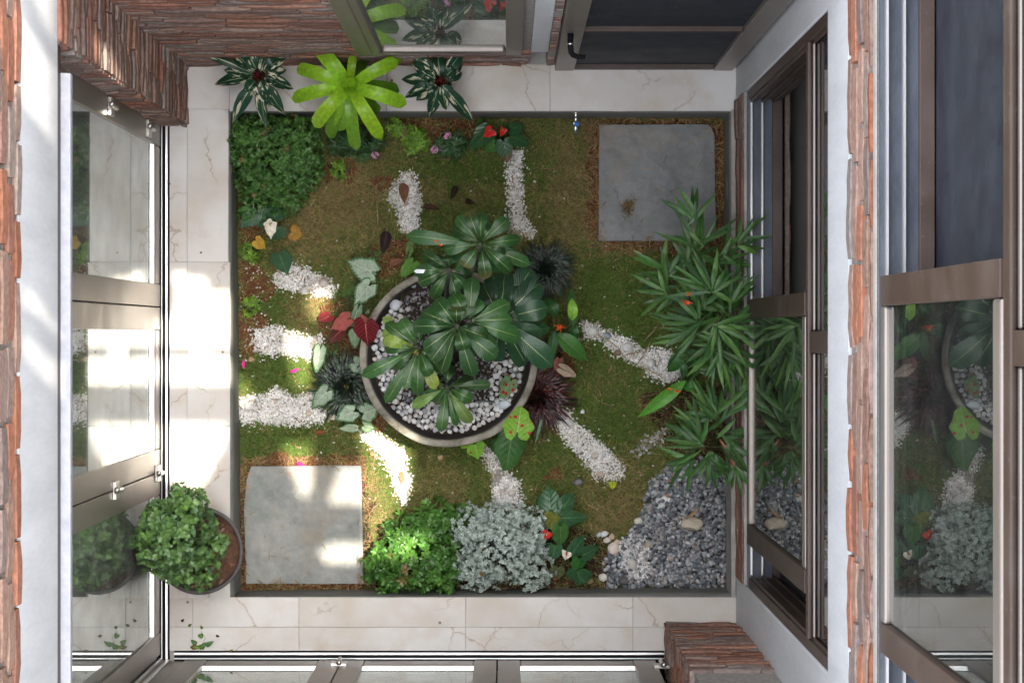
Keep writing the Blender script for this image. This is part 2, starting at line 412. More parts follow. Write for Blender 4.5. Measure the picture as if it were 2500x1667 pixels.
def m_slate(name, c1, c2):
    g = G(name); p = g.pos(); a = g.noise(p, 5., 10, .62); b = g.noise(p, 38., 4, .6); c = g.noise(p, 3.2, 6, .6, .8); d = g.noise(p, 130., 2)
    f = g.math('ADD', g.math('MULTIPLY', a.outputs[0], .6), g.math('MULTIPLY', b.outputs[0], .4))
    col = g.ramp(f, [(.35, c1), (.65, c2)])
    col = g.mix(g.ramp(c.outputs[0], [(.52, 0.), (.68, .5)]), col, (.27, .225, .16))
    col = g.mix(g.ramp(c.outputs[0], [(.30, .45), (.42, 0.)]), col, (.13, .16, .13))
    col = g.mix(g.ramp(d.outputs[0], [(.68, 0.), (.76, .5)]), col, (.42, .42, .40))
    h = g.math('ADD', a.outputs[0], g.math('MULTIPLY', b.outputs[0], .25))
    return g.done(g.bsdf(col, .6, spec=.35, bump=h, bstr=.55, bdist=.012))
SLATE = m_slate('grey_slate', (.19, .205, .20), (.31, .31, .285))
SLATED = m_slate('blue_slate', (.15, .162, .166), (.235, .24, .236))

# ================================================================== building
XR, XL, YB, YD = 0.98, -1.465, 1.141, -1.386      # right wall, left doors, back wall, bottom doors
XP, ZB0, ZB1 = -1.36, 2.58, 2.97                  # brick pilaster face, beam underside and top
TOP, TOPL, TOPS = 5.3, 3.95, 3.0      # wall tops: right, left, back and bottom
ZL1 = 3.09                                         # top of the left beam
BR = [(.25, .135, .10), (.28, .145, .105), (.23, .125, .10), (.20, .13, .108), (.24, .165, .135), (.27, .13, .09), (.22, .15, .125), (.30, .16, .115), (.20, .145, .13)]
BRO = [(.28, .125, .08), (.31, .135, .082), (.25, .12, .085), (.22, .13, .10), (.26, .165, .125), (.29, .125, .075), (.20, .15, .13)]
MORT = (.33, .305, .275)
def bricks(mb, ax, a0, a1, n, sgn, z0, z1, row=.054, Lr=(.16, .34), prot=(.006, .015), rag=.0015, gap=(.009, .015), jo=(.004, .010), pal=BR):
    """irregular stacked thin bricks on a vertical plane; ax = running axis, n = plane position, sgn = outward side"""
    k0 = 0; z = z0
    while z < z1 - .02:
        h = min(row * (1 + .22 * noise.noise(Vector((k0 * 1.7, row * 40, .5)))), z1 - z); k0 += 1; a = a0 - random.uniform(0, .15)
        while a < a1:
            L = random.uniform(*Lr); b0, b1 = max(a, a0), min(a + L - random.uniform(*jo), a1); a += L
            if b1 - b0 < .02: continue
            p = random.uniform(*prot); m = random.uniform(*gap) / 2
            zz0, zz1 = z + m, z + h - m
            if random.random() < .25: zz1 -= random.uniform(0, row * .12)
            c = np.array(random.choice(pal)) * random.uniform(.8, 1.15)
            k = max(2, int((b1 - b0) / .05)); V = []; xs = np.linspace(b0, b1, k + 1)
            j = lambda s=rag: random.uniform(-s, s)
            for x in xs:
                e0, e1, pp = zz0 + j(), zz1 + j(), p + j(.0018)
                if (x == b0 and b0 > a0) or (x == b1 and b1 < a1): e0 += .003; e1 -= .003; pp -= .003
                for nn, e in ((-.004, e0), (pp - .0035, e0), (pp, e0 + .004), (pp, e1 - .004), (pp - .0035, e1), (-.004, e1)):
                    V.append((x, nn, e))
            V = [((n + sgn * q, x, e) if ax == 'y' else (x, n + sgn * q, e)) for x, q, e in V]
            F = [(i * 6 + r, i * 6 + r + 1, (i + 1) * 6 + r + 1, (i + 1) * 6 + r) for i in range(k) for r in range(5)]
            F += [(0, 5, 4, 3, 2, 1), tuple(k * 6 + r for r in range(6))]
            grime = random.random()
            if grime < .3: c = c * .55 + np.array(MORT) * .4
            mb.add(V, F, c)
        z += h

# ---- ground slab, marble paving
mb = MB(); mb.box(-40, 40, -40, 40, -.62, -.56, (.2, .17, .13)); o = mb.build('ground', m_plain('earth', (.16, .12, .08), (.24, .19, .13), .95, 2)); o['kind'] = 'structure'
CIN = [P(558, 271), P(1784, 273), P(1788, 1452), P(568, 1460)]        # inner edge of the marble round the bed
cx0, cx1, cy1, cy0 = CIN[0][0], CIN[1][0], CIN[0][1], CIN[3][1]
mb = MB()
def tile(x0, x1, y0, y1):
    c = (random.uniform(0, 9), random.uniform(0, 9), random.uniform(0, 9)); g = .0008
    mb.box(x0 + g, x1 - g, y0 + g, y1 - g, -.02, 0, c)
U = lambda u: (u - NU) / 574.0
W = lambda v: -(v - NV) / 574.0
# left strip in two columns, bottom strip in two rows, top strip in one
yt = [1.141, W(267), W(640), W(1040), W(1460)]
for i in range(1, 4):
    tile(XL + .03, U(457), yt[i + 1], yt[i]); tile(U(457), CIN[0][0] if i < 2 else U(562), yt[i + 1], yt[i])
tile(U(420), U(457), yt[1], .885)
tile(U(457), U(560), yt[1], yt[0]); tile(U(560), U(943), W(272), yt[0]); tile(U(943), U(1343), W(272), yt[0]); tile(U(1343), XR, W(272), yt[0])
xs = [U(409), U(470), U(730), U(1137), U(1545), XR]
for i in range(5):
    tile(xs[i], xs[i + 1], W(1530), W(1457)); tile(xs[i], xs[i + 1], W(1588), W(1530))
o = mb.build('marble_paving', MARBLE, bevel=0.001); o['kind'] = 'structure'
mb = MB(); GR = (.50, .46, .42)
mb.box(XL - .1, cx0 - .02, -1.5, 1.2, -.3, -.004, GR); mb.box(cx1 + .02, 1.1, -1.5, 1.2, -.3, -.004, GR)
mb.box(cx0 - .02, cx1 + .02, cy1 + .02, 1.2, -.3, -.004, GR); mb.box(cx0 - .02, cx1 + .02, -1.5, cy0 - .02, -.3, -.004, GR)
o = mb.build('paving_bed', CONCRETE); o['kind'] = 'structure'
# dark cement kerb faces of the sunken bed
mb = MB(); t = .018
def slope(p, q, nx, ny, col=(.15, .15, .14)):
    n = 14; V = []
    for i in range(n + 1):
        a = p + (q - p) * i / n
        for r, z in enumerate((-.34, -.2, -.1, -.003)):
            wob = .004 * noise.noise(Vector((a[0] * 5, a[1] * 5, z * 9)))
            V.append((a[0] + nx * wob, a[1] + ny * wob, z))
    V2 = [(x - nx * .05, y - ny * .05, z) for x, y, z in V]; k = len(V)
    F = [(i * 4 + r, (i + 1) * 4 + r, (i + 1) * 4 + r + 1, i * 4 + r + 1) for i in range(n) for r in range(3)]
    F += [(i * 4 + 3, (i + 1) * 4 + 3, k + (i + 1) * 4 + 3, k + i * 4 + 3) for i in range(n)]
    mb.add(V + V2, F, col)
slope(CIN[0], CIN[1], 0, -1); slope(CIN[1], CIN[2], -1, 0); slope(CIN[2], CIN[3], 0, 1); slope(CIN[3], CIN[0], 1, 0)
o = mb.build('planter_kerb', CEMENT, smooth=True); o['kind'] = 'structure'
mb = MB(); mb.box(cx1 + .002, XR - .003, W(1456), W(268), -.2, .006); o = mb.build('kerb_ledge', CONCRETE); o['kind'] = 'structure'

# ---- back wall (top of the photo)
wx0, wx1, wz0, wz1 = -.60, .065, .50, 2.1        # window in the back wall
dx0, dx1, dz1 = .205, .965, 2.3                   # mesh door
bw = thing('brick_wall', 'long back wall of rough stacked red bricks behind the bromeliad, holding the mirror-like window', 'wall', (-.6, YB, 0))
mb = MB()
for x0, x1, z0, z1 in ((-1.9, wx0, 0, TOPS), (wx0, wx1, 0, wz0), (wx0, wx1, wz1, TOPS), (wx1, .10, 0, TOPS), (.10, dx0, dz1, TOPS), (dx0, 1.3, dz1, TOPS), (.172, dx0, 0, dz1)):
    mb.box(x0, x1, YB + .004, YB + .16, z0, z1, MORT)
bricks(mb, 'x', XP - .02, wx0 - .004, YB, -1, 0, 2.4); bricks(mb, 'x', wx0, wx1, YB, -1, 0, wz0 - .004)
bricks(mb, 'x', wx1 + .002, .10, YB, -1, 0, .42, Lr=(.1, .2)); bricks(mb, 'x', .174, dx0 - .005, YB, -1, 0, 2.2, Lr=(.05, .1), prot=(.001, .008))
mb.build('brickwork', BRICK, bw)
mb = MB(); mb.box(.101, .171, YB - .006, YB + .1, .42, 2.3); mb.build('plaster_strip', WHITEPAINT, bw, bevel=.003)
# back window
w = thing('window', 'bronze framed window in the brick back wall mirroring the bromeliad', 'window', (wx0, YB, wz0))
mb = MB(); f = .1
mb.box(wx0 + .002, wx0 + f, YB - .03, YB + .03, wz0 + .002, wz1, ); mb.box(wx0 + .03, wx0 + .07, YB - .034, YB - .02, wz0 + .03, wz1)
mb.build('frame', BRONZE, w, bevel=.004)
mb = MB(); mb.box(wx1 - .065, wx1 - .001, YB - .03, YB + .03, wz0 + .002, wz1); mb.build('frame', BRONZE, w, bevel=.004)
mb = MB(); mb.box(wx0 + f + .001, wx1 - .066, YB - .022, YB + .03, wz0 + .002, wz0 + .05); mb.box(wx0 + f + .001, wx1 - .066, YB - .014, YB + .03, wz1 - .06, wz1); mb.build('rail', BRONZE, w, bevel=.012)
mb = MB(); mb.box(wx0 + f - .005, wx1 - .06, YB - .006, YB - .0, wz0 + .045, wz1 - .05); mb.build('pane', GLASS, w)
# mesh door
d = thing('screen_door', 'bronze framed door with a dark mesh panel and black lever handle', 'door', (dx0, YB, 0))
mb = MB(); mb.box(dx0 + .004, dx0 + .085, YB - .03, YB + .015, .012, dz1 - .004); mb.build('stile', BRONZE, d, bevel=.004)
mb = MB(); mb.box(dx1 - .085, dx1 - .002, YB - .03, YB + .015, .012, dz1 - .004); mb.build('stile', BRONZE, d, bevel=.004)
mb = MB(); mb.box(dx0 + .086, dx1 - .086, YB - .026, YB + .012, .012, .06); mb.build('rail', BROWNFR, d, bevel=.003)
mb = MB(); mb.box(dx0 + .086, dx1 - .086, YB - .026, YB + .012, 1.13, 1.165); mb.build('rail', BROWNFR, d, bevel=.003)
mb = MB(); mb.box(dx0 + .084, dx1 - .084, YB - .008, YB - .002, .05, dz1 - .03); mb.build('mesh_panel', SCREEN, d)
mb = MB(); hz = 1.13
mb.tube([(dx0 + .035, YB - .03, hz), (dx0 + .035, YB - .075, hz), (dx0 + .038, YB - .098, hz - .005), (dx0 + .045, YB - .108, hz - .01), (dx0 + .062, YB - .115, hz - .012), (dx0 + .09, YB - .116, hz - .012)], [.012, .0115, .011, .0105, .01, .009], 10)
mb.build('handle', BLACKGAP, d, smooth=True)
mb = MB(); mb.tube([(dx0 + .035, YB - .066, hz), (dx0 + .035, YB - .072, hz)], .0135, 12); mb.build('collar', CHROME, d, smooth=True)

# ---- left side: pilaster, beam, upper brick wall, roofs
pw = thing('brick_pilaster', 'stacked brick pilaster in the upper left corner beside the folding glass doors', 'pilaster', (XP, 1.0, 0))
mb = MB(); mb.box(-1.9, XP - .004, .889, YB + .004, 0, ZB0 - .003, MORT)
bricks(mb, 'y', .885, YB, XP, 1, 0, ZB0, Lr=(.12, .27)); bricks(mb, 'x', -1.52, XP + .004, .885, -1, 0, ZB0, Lr=(.1, .2))
mb.build('brickwork', BRICK, pw)
lb = thing('beam', 'long white painted beam over the left doors with streaks of sunlight', 'beam', (XP, 0, ZB0))
mb = MB()
n = 40; ys = np.linspace(-2.2, 1.2, n + 1); V = []
for y in ys:
    e = .006 * noise.noise(Vector((y * 6, 0, 1))); e2 = .006 * noise.noise(Vector((y * 6, 3, 1)))
    V += [(-1.62, y, ZB0), (XP, y, ZB0 + e), (XP + .001, y, ZL1 + e2), (-1.62, y, ZL1)]
F = [(i * 4 + r, (i + 1) * 4 + r, (i + 1) * 4 + (r + 1) % 4, i * 4 + (r + 1) % 4) for i in range(n) for r in range(4)]
mb.add(V, F, (.7, .7, .7)); mb.build('beam_face', WHITEPAINT, lb)
mb = MB(); mb.box(-1.50, XP - .012, -1.6, .883, ZB0 - .1, ZB0 - .002); mb.build('head_frame', BROWNFR, lb)
mb = MB(); mb.box(-1.44, XP + .018, -1.6, .80, ZB0 - .135, ZB0 - .102); mb.build('channel', ALUDUST, lb, bevel=.003)
uw = thing('brick_wall', 'upper storey brick wall at the far left edge above the white beam', 'wall', (XP, 0, ZL1))
mb = MB(); mb.box(-1.62, XP - .006, -2.2, 1.2, ZL1 + .001, TOPL, MORT); bricks(mb, 'y', -1.8, 1.2, XP, 1, ZL1 + .004, TOPL - .03, row=.085, Lr=(.16, .28), prot=(.008, .016), rag=.002, gap=(.010, .02), jo=(.010, .02), pal=BRO)
mb.build('brickwork', BRICK, uw)

# ---- right wall
oy1, oy0 = W(246), W(1407)                         # window opening in the right wall
rw = thing('painted_wall', 'white painted right wall round the open sliding window, below a white beam', 'wall', (XR, 0, 0))
mb = MB(); mb.box(XR, XR + .16, oy1, YB + .003, 0, ZB0 - .001); mb.box(XR, XR + .16, -1.9, oy0, 0, ZB0 - .001); mb.build('plaster', WHITEPAINT, rw, bevel=.006)
mb = MB(); n = 60; ys = np.linspace(-2.2, 1.3, n + 1); V = []
for y in ys:
    e = .008 * noise.noise(Vector((y * 5, 0, 7))) + .004 * noise.noise(Vector((y * 23, 0, 7)))
    V += [(XR + .2, y, ZB0), (XR - .003, y, ZB0), (XR - .004, y, ZB1 + e), (XR + .2, y, ZB1 + e)]
F = [(i * 4 + r, i * 4 + (r + 1) % 4, (i + 1) * 4 + (r + 1) % 4, (i + 1) * 4 + r) for i in range(n) for r in range(4)]
mb.add(V, F, (.7, .7, .7)); mb.build('beam_face', WHITEPAINT, rw)
mb = MB(); mb.box(XR + .004, XR + .10, oy0, oy1, 0, .33, MORT); bricks(mb, 'y', oy0 + .004, oy1 - .004, XR, -1, .006, .33, row=.10, Lr=(.2, .5), prot=(.002, .012))
mb.build('brick_sill', BRICK, rw)
mb = MB(); mb.box(XR - .006, XR + .022, oy0 + .003, oy1 - .003, .332, .35); mb.build('cement_capping', CONCRETE, rw, bevel=.004)
mb = MB(); mb.box(XR + .16, XR + .178, oy0, oy1, .0, .355, (.20, .15, .13)); bricks(mb, 'y', oy0, oy1, XR + .178, 1, .29, .355, row=.06, prot=(.004, .012)); mb.build('inner_sill', BRICK, rw)
uw2 = thing('brick_wall', 'upper storey brick wall band on the right between white beam and upper window', 'wall', (XR, 0, ZB1))
mb = MB(); mb.box(XR + .004, XR + .2, -2.2, 1.3, ZB1 + .012, 3.40, MORT); bricks(mb, 'y', -2.0, 1.3, XR, -1, ZB1 + .012, 3.36, row=.088, Lr=(.16, .30), prot=(.008, .015), rag=.002, gap=(.012, .022), jo=(.012, .022), pal=BRO)
mb.build('brickwork', BRICK, uw2)
mb = MB(); mb.box(XR + .0, XR + .2, -2.2, 1.3, 5.051, TOP); mb.build('lintel', WHITEPAINT, uw2)
mb = MB(); mb.box(XR - .002, XR + .003, -2.1, 1.3, 3.365, 3.405); mb.build('cement_capping', CONCRETE, uw2, bevel=.004)

def sliding_window(t, z0, zt, ztop, y0, y1, sy0, sy1, ly, tracks):
    """outer frame with tracks at sill z0, transom at zt, head ztop; sliding sash between sy0, sy1"""
    X0 = XR + .004
    mb = MB(); mb.box(X0 + .001, X0 + .145, y0 + .002, y1 - .002, z0 - .02, z0 + .006); mb.build('track', TRACKGREY, t)
    mb = MB()
    for x in tracks: mb.box(x - .0035, x + .0035, y0 + .04, y1 - .04, z0 + .006, z0 + .026)
    mb.build('track_rail', ALU, t)
    mb = MB(); mb.box(X0 + .10, X0 + .14, y0 + .003, y1 - .003, z0 + .007, z0 + .028); mb.build('sill_strip', BROWNFR, t, bevel=.002)
    for a, b in ((y1 - .04, y1 - .001), (y0 + .001, y0 + .04)):
        mb = MB(); mb.box(X0 + .002, X0 + .14, a, b, z0 + .029, ztop - .001)
        for x in tracks: mb.box(x - .004, x + .004, a - .012 if b > 0 else a, b if b > 0 else b + .012, z0 + .03, ztop - .002)
        mb.build('jamb', BROWNFR, t, bevel=.002)
    mb = MB(); mb.box(X0 + .002, X0 + .14, y0 + .041, y1 - .041, zt, zt + .045); mb.box(X0 - .006, X0 + .010, y0 + .041, y1 - .041, zt + .046, zt + .09); mb.build('transom', BROWNFR, t, bevel=.006)
    # fixed light above the transom
    mb = MB(); mb.box(X0 + .0, X0 + .05, ly - .035, ly + .035, zt + .091, ztop - .04); mb.build('mullion', BROWNFR, t, bevel=.003)
    mb = MB(); mb.box(X0 + .022, X0 + .028, y0 + .041, y1 - .041, zt + .047, ztop); mb.build('upper_pane', GLASSR, t)
    mb = MB(); mb.box(X0 + .011, X0 + .021, y0 + .041, ly - .036, zt + .075, zt + .1); mb.box(X0 + .011, X0 + .021, ly + .036, y1 - .041, zt + .075, zt + .1); mb.build('glazing_bead', BRONZE, t, bevel=.006)
    # sash
    s = .078; x0, x1 = X0 - .004, X0 + .03
    for a in (sy0, sy1 - s):
        mb = MB(); mb.box(x0, x1, a, a + s, z0 + .03, zt - .003); mb.build('stile', BROWNFR, t, bevel=.003)
    mb = MB(); mb.box(x0, x1, sy0 + s + .001, sy1 - s - .001, z0 + .03, z0 + .085); mb.box(x0 + .001, x1, sy0 + s + .001, sy1 - s - .001, zt - .07, zt - .003); mb.build('rail', BRONZE, t, bevel=.008)
    mb = MB(); mb.box(X0 + .010, X0 + .016, sy0 + s - .004, sy1 - s + .004, z0 + .08, zt - .065); mb.build('sash_pane', GLASSR, t)

t = thing('sliding_window', 'brown framed lower sliding window, half open behind the bamboo, with bare tracks', 'window', (XR, 0, .35))
sliding_window(t, .37, 2.05, ZB0 - .002, oy0, oy1, -.856, .134, -.03, (.999, 1.043, 1.088))
mb = MB(); mb.box(XR + .135, XR + .141, oy0 + .042, -.86, .4, 2.04); mb.build('room_shade_panel', SCREEN, t)  # dark sheet in mesh material stands in for the unlit room behind
t = thing('sliding_window', 'upper storey brown framed sliding window on the right edge mirroring the garden', 'window', (XR, 0, 3.42))
sliding_window(t, 3.43, 4.80, 5.05, -2.0, 1.3, -.835, .148, -.03, (1.0, 1.045))
mb = MB(); mb.box(XR + .148, XR + .156, -1.95, 1.28, 3.44, 4.79); mb.build('mesh_panel', SCREEN, t)

# ---- bottom right pilaster and bottom wall above the doors
pw = thing('brick_pilaster', 'stacked brick pilaster at the lower right corner beside the white wall', 'pilaster', (.83, -1.3, 0))
px0 = .683; py1 = -1.235
mb = MB(); mb.box(px0 + .004, XR - .001, -1.7, py1 - .004, 0, TOPS, MORT)
bricks(mb, 'x', px0 - .004, XR, py1, 1, 0, 1.3, Lr=(.12, .27)); bricks(mb, 'y', -1.45, py1 + .004, px0, -1, 0, 1.3, Lr=(.08, .16)); mb.build('brickwork', BRICK, pw)
bb = thing('beam', 'white beam over the bottom row of glass doors', 'beam', (0, -1.6, ZB0)); mb = MB(); mb.box(-1.7, px0, -1.75, -1.39, ZB0 - .1, TOPS); mb.build('beam_face', WHITEPAINT, bb)

# ---- glazed folding doors
def door_panel(ax, plane, a0, a1, sg, label, hinge_at=(), handle_at=None, zt=2.46):
    """ax running axis; sg: outward normal sign (towards the garden); front face at plane"""
    loc = (plane, (a0 + a1) / 2, 0) if ax == 'y' else ((a0 + a1) / 2, plane, 0)
    t = thing('folding_door', label, 'glass door', loc, 'glazed folding door panels')
    g = .0025; s = .096; n0, n1 = plane - sg * .042, plane
    for b0, b1 in ((a0 + g, a0 + s), (a1 - s, a1 - g)):
        mb = MB(); mb.fb(ax, b0, b1, n0, n1, .03, zt); mb.build('stile', BRONZE, t, bevel=.0025)
    mb = MB(); mb.fb(ax, a0 + s + .001, a1 - s - .001, n0, n1 - sg * .002, .03, .135); mb.fb(ax, a0 + s + .001, a1 - s - .001, n0, n1 - sg * .004, .136, .16)
    mb.fb(ax, a0 + s + .001, a1 - s - .001, n0, n1 - sg * .002, zt - .09, zt); mb.build('rail', BRONZE, t, bevel=.006)
    mb = MB(); mb.fb(ax, a0 + s + .001, a1 - s - .001, n1 - sg * .0098, n1 - sg * .0045, .161, .168); mb.build('glazing_bead', ALU, t)
    mb = MB(); mb.fb(ax, a0 + s - .005, a1 - s + .005, n1 - sg * .016, n1 - sg * .010, .15, zt - .085); mb.build('pane', GLASS, t)
    for ha, hz, kind in hinge_at:
        mb = MB(); mb.fb(ax, ha - .034, ha + .034, plane + sg * .0005, plane + sg * .014, hz, hz + .07)
        pt = lambda d, a, z: (plane + sg * d, a, z) if ax == 'y' else (a, plane + sg * d, z)
        mb.tube([pt(.02, ha, hz - .012), pt(.02, ha, hz + .087)], .010, 10)
        mb.build('hinge', STEEL, t, bevel=.002)
        mb = MB(); mb.tube([pt(.02, ha, hz + .0875), pt(.021, ha + .004, hz + .095), pt(.03, ha + .01, hz + .10)], [.011, .012, .005], 10); mb.build('hinge_pin', STEEL, t, smooth=True)
    if handle_at:
        ha, hz = handle_at
        mb = MB(); mb.fb(ax, ha - .018, ha + .012, plane + sg * .001, plane + sg * .03, hz, hz + .12); mb.build('handle', BLACKGAP, t, bevel=.004)
    return t
XLd = XL
ya = [.883, W(750), W(1150), W(1596)]
door_panel('y', XLd, ya[1], ya[0], 1, 'glass door panel on the left next to the brick pilaster, sunlit hinge on its frame', [(ya[0] - .05, .32, 0), (ya[0] - .05, 1.15, 0), (ya[0] - .045, 2.25, 0)])
door_panel('y', XLd, ya[2], ya[1], 1, 'middle glass door panel on the left, crossed by bright sun reflections', [], (ya[1] - .12, 2.2))
door_panel('y', XLd, ya[3], ya[2], 1, 'glass door panel on the left mirroring the potted shrub', [(ya[2], .1, 0), (ya[2], 1.05, 0), (ya[2], 2.2, 0)])
xa = [U(452), U(836), U(1214), U(1600)]
door_panel('x', YD, xa[0], xa[1], 1, 'glass door panel at the bottom edge nearest the left corner', [(xa[1], .14, 0)])
door_panel('x', YD, xa[1], xa[2], 1, 'glass door panel at the middle of the bottom edge', [])
door_panel('x', YD, xa[2], xa[3], 1, 'glass door panel at the bottom edge beside the brick pilaster', [(xa[3] + .01, .2, 0)])
t = thing('corner_post', 'dark bronze corner post where the left and bottom glass doors meet', 'post', (-1.45, -1.41, 0))
mb = MB(); mb.box(-1.53, -1.482, -1.46, -1.37, .01, 2.47); mb.box(-1.481, -1.368, -1.46, -1.393, .012, 2.47); mb.build('post_body', BRONZE, t, bevel=.004)
mb = MB(); mb.box(-1.475, -1.462, -1.392, -1.38, .01, 2.46); mb.box(-1.44, -1.425, -1.392, -1.384, .01, 2.46); mb.build('post_trim', ALU, t, bevel=.002)
# floor tracks of the folding doors
def floor_track(name, label, ax, n0, sg, a0, a1):
    mid = (a0 + a1) / 2
    t = thing(name, label, 'door track', (n0, mid, 0) if ax == 'y' else (mid, n0, 0))
    mb = MB(); mb.fb(ax, a0, a1, n0 - sg * .05, n0 + sg * .035, -.012, .004); mb.build('base', BLACKGAP, t)
    mb = MB(); mb.fb(ax, a0, a1, n0 + sg * .0005, n0 + sg * .005, .0045, .012); mb.build('rail', ALU, t, bevel=.001)
    mb = MB(); mb.fb(ax, a0, a1, n0 + sg * .019, n0 + sg * .028, .0045, .014); mb.build('rail', ALU, t, bevel=.001)
floor_track('door_track', 'twin silver floor track running along the left glass doors', 'y', XL, 1, -1.39, .88)
floor_track('door_track', 'twin silver floor track running along the bottom glass doors', 'x', YD, 1, XL + .055, px0 - .01)

# ---- rooms behind the glass, roofs, and an added plate with holes that shape the sunlight
def room(name, x0, x1, y0, y1, z0, z1, open_side, floormat):
    mb = MB(); mb.box(x0, x1, y0, y1, z0 - .05, z0); o = mb.build(name + '_floor', floormat); o['kind'] = 'structure'
    mb = MB(); mb.box(x0, x1, y0, y1, z1, z1 + .1)
    e = .1
    if open_side != 'x1': mb.box(x1, x1 + e, y0, y1, z0, z1)
    if open_side != 'x0': mb.box(x0 - e, x0, y0, y1, z0, z1)
    if open_side != 'y1': mb.box(x0, x1, y1, y1 + e, z0, z1)
    if open_side != 'y0': mb.box(x0, x1, y0 - e, y0, z0, z1)
    o = mb.build(name + '_walls', CEIL); o['kind'] = 'structure'
INTM = m_plain('interior_floor', (.50, .48, .45), (.60, .58, .55), .4, 3)
INTD = m_plain('interior_grey', (.185, .185, .18), (.21, .21, .205), .55, 1.2, bstr=.03, det=2)
room('left_room', -5.5, XL - .052, -1.5, .95, -.004, 2.6, 'x1', INTM)
room('bottom_room', -1.5, 1.2, -5.0, YD - .052, -.004, 2.45, 'y1', INTM)
room('right_room', XR + .17, 5.0, -2.1, 1.7, .02, 2.57, 'x0', INTD)
room('upper_room', XR + .21, 5.0, -2.1, 1.7, ZB1, 5.2, 'x0', DARKROOM)
room('back_room', -1.6, 1.4, YB + .17, 4.0, -.004, 2.6, 'y0', DARKROOM)
mb = MB(); mb.box(-6, -1.63, -6, 6, TOPL, TOPL + .12); mb.box(XR + .21, 6, -6, 6, TOP, TOP + .12); mb.box(-1.63, XR - .01, YB + .161, 6, TOPS, TOPS + .12); mb.box(-1.63, XR - .012, -6, -1.402, TOPS + .003, TOPS + .12)
o = mb.build('roof_slab', m_plain('weathered_roof', (.07, .068, .062), (.13, .125, .115), .9, 3)); o['kind'] = 'structure'

# sun patches: outlines on real surfaces, carried up the sun's direction to holes cut in an added plate out of view
PATCH = [
 (0, [(427, 673), (500, 680), (500, 714), (571, 718), (571, 841), (385, 841), (388, 790), (434, 765)]),
 (0, [(471, 838), (500, 838), (500, 879), (480, 879)]), (0, [(385, 877), (580, 877), (580, 934), (385, 934)]),
 (0, [(385, 1032), (556, 1032), (546, 1060), (530, 1110), (512, 1150), (490, 1185), (455, 1195), (400, 1165)]),
 (-.28, [(743, 722), (800, 716), (805, 760), (785, 790), (760, 780)]),
 (-.28, [(704, 807), (750, 821), (768, 846), (771, 907), (750, 950), (721, 946), (707, 889)]),
 (-.28, [(578, 930), (600, 930), (615, 968), (600, 985), (578, 985)]),
 (-.28, [(872, 1052), (905, 1045), (975, 1062), (1008, 1110), (1008, 1165), (985, 1225), (960, 1262), (925, 1305), (895, 1310), (892, 1250), (886, 1232), (800, 1232), (815, 1185), (830, 1140), (884, 1134), (890, 1100)]),
 (-.28, [(690, 1085), (760, 1085), (752, 1221), (736, 1214), (723, 1178), (700, 1136)]),
 (-.28, [(776, 1340), (800, 1325), (890, 1323), (893, 1371), (793, 1371), (780, 1360)]),
 (-.02, [(896, 1340), (921, 1305), (1050, 1305), (1043, 1352), (900, 1358)]),
]
def beamP(u, v):
    dep = -XP * FPX / (NU - u); s = dep / FPX
    return np.array([XP, -(v - NV) * s, CZ - dep])
BPATCH = [[(38, 20), (123, 150), (123, 345), (45, 235)], [(60, -60), (123, -60), (123, 95)], [(57, 700), (90, 722), (143, 800), (143, 815), (60, 745)], [(58, 810), (143, 890), (143, 965), (60, 870)]]
CZN = 9.6; dS = -np.array(SUN_D)
polys = []
for z, pl in PATCH: polys.append([(P(u, v, z) + dS * (CZN - z))[:2] for u, v in pl])
for pl in BPATCH: polys.append([(lambda q: (q + dS * (CZN - q[2]))[:2])(beamP(u, v)) for u, v in pl])
c0 = np.array([-1.484, .83, 1.16]); c0 = c0 + dS * (CZN - c0[2]); polys.append([(c0[0] + .05 * math.cos(a), c0[1] + .05 * math.sin(a)) for a in np.linspace(0, 6.28, 9)[:-1]])
def hull(pts):
    pts = sorted(map(tuple, pts)); lo, up = [], []
    for seq, L in ((pts, lo), (pts[::-1], up)):
        for p in seq:
            while len(L) > 1 and (L[-1][0] - L[-2][0]) * (p[1] - L[-2][1]) - (L[-1][1] - L[-2][1]) * (p[0] - L[-2][0]) <= 0: L.pop()
            L.append(p)
    return lo[:-1] + up[:-1]
mb = MB(); st = .02; x0c, x1c, y0c, y1c = -.22, 2.12, -.6, 2.42
xs = np.arange(x0c, x1c, st); ys = np.arange(y0c, y1c, st); XX, YY = np.meshgrid(xs + st / 2, ys + st / 2)
open_ = np.zeros(XX.shape, bool)
for pl in polys: open_ |= inpoly(XX, YY, pl)
for j in range(len(ys)):
    i = 0
    while i < len(xs):
        if open_[j, i]: i += 1; continue
        k = i
        while k < len(xs) and not open_[j, k]: k += 1
        mb.box(xs[i], xs[i] + (k - i) * st, ys[j], ys[j] + st, CZN, CZN + .01, (.5, .5, .5)); i = k
o = mb.build('sun_mask_plate', WHITEPAINT); o['kind'] = 'structure'  # added plate, unseen; blocks the sun except through the patch-shaped holes
mb = MB()
for x, y in ((1.9, -.54), (1.9, 2.3)): mb.box(x - .05, x + .05, y - .05, y + .05, TOP + .12, CZN - .001)
o = mb.build('mask_plate_posts', CONCRETE); o['kind'] = 'structure'  # added supports for the unseen sun-blocking plate

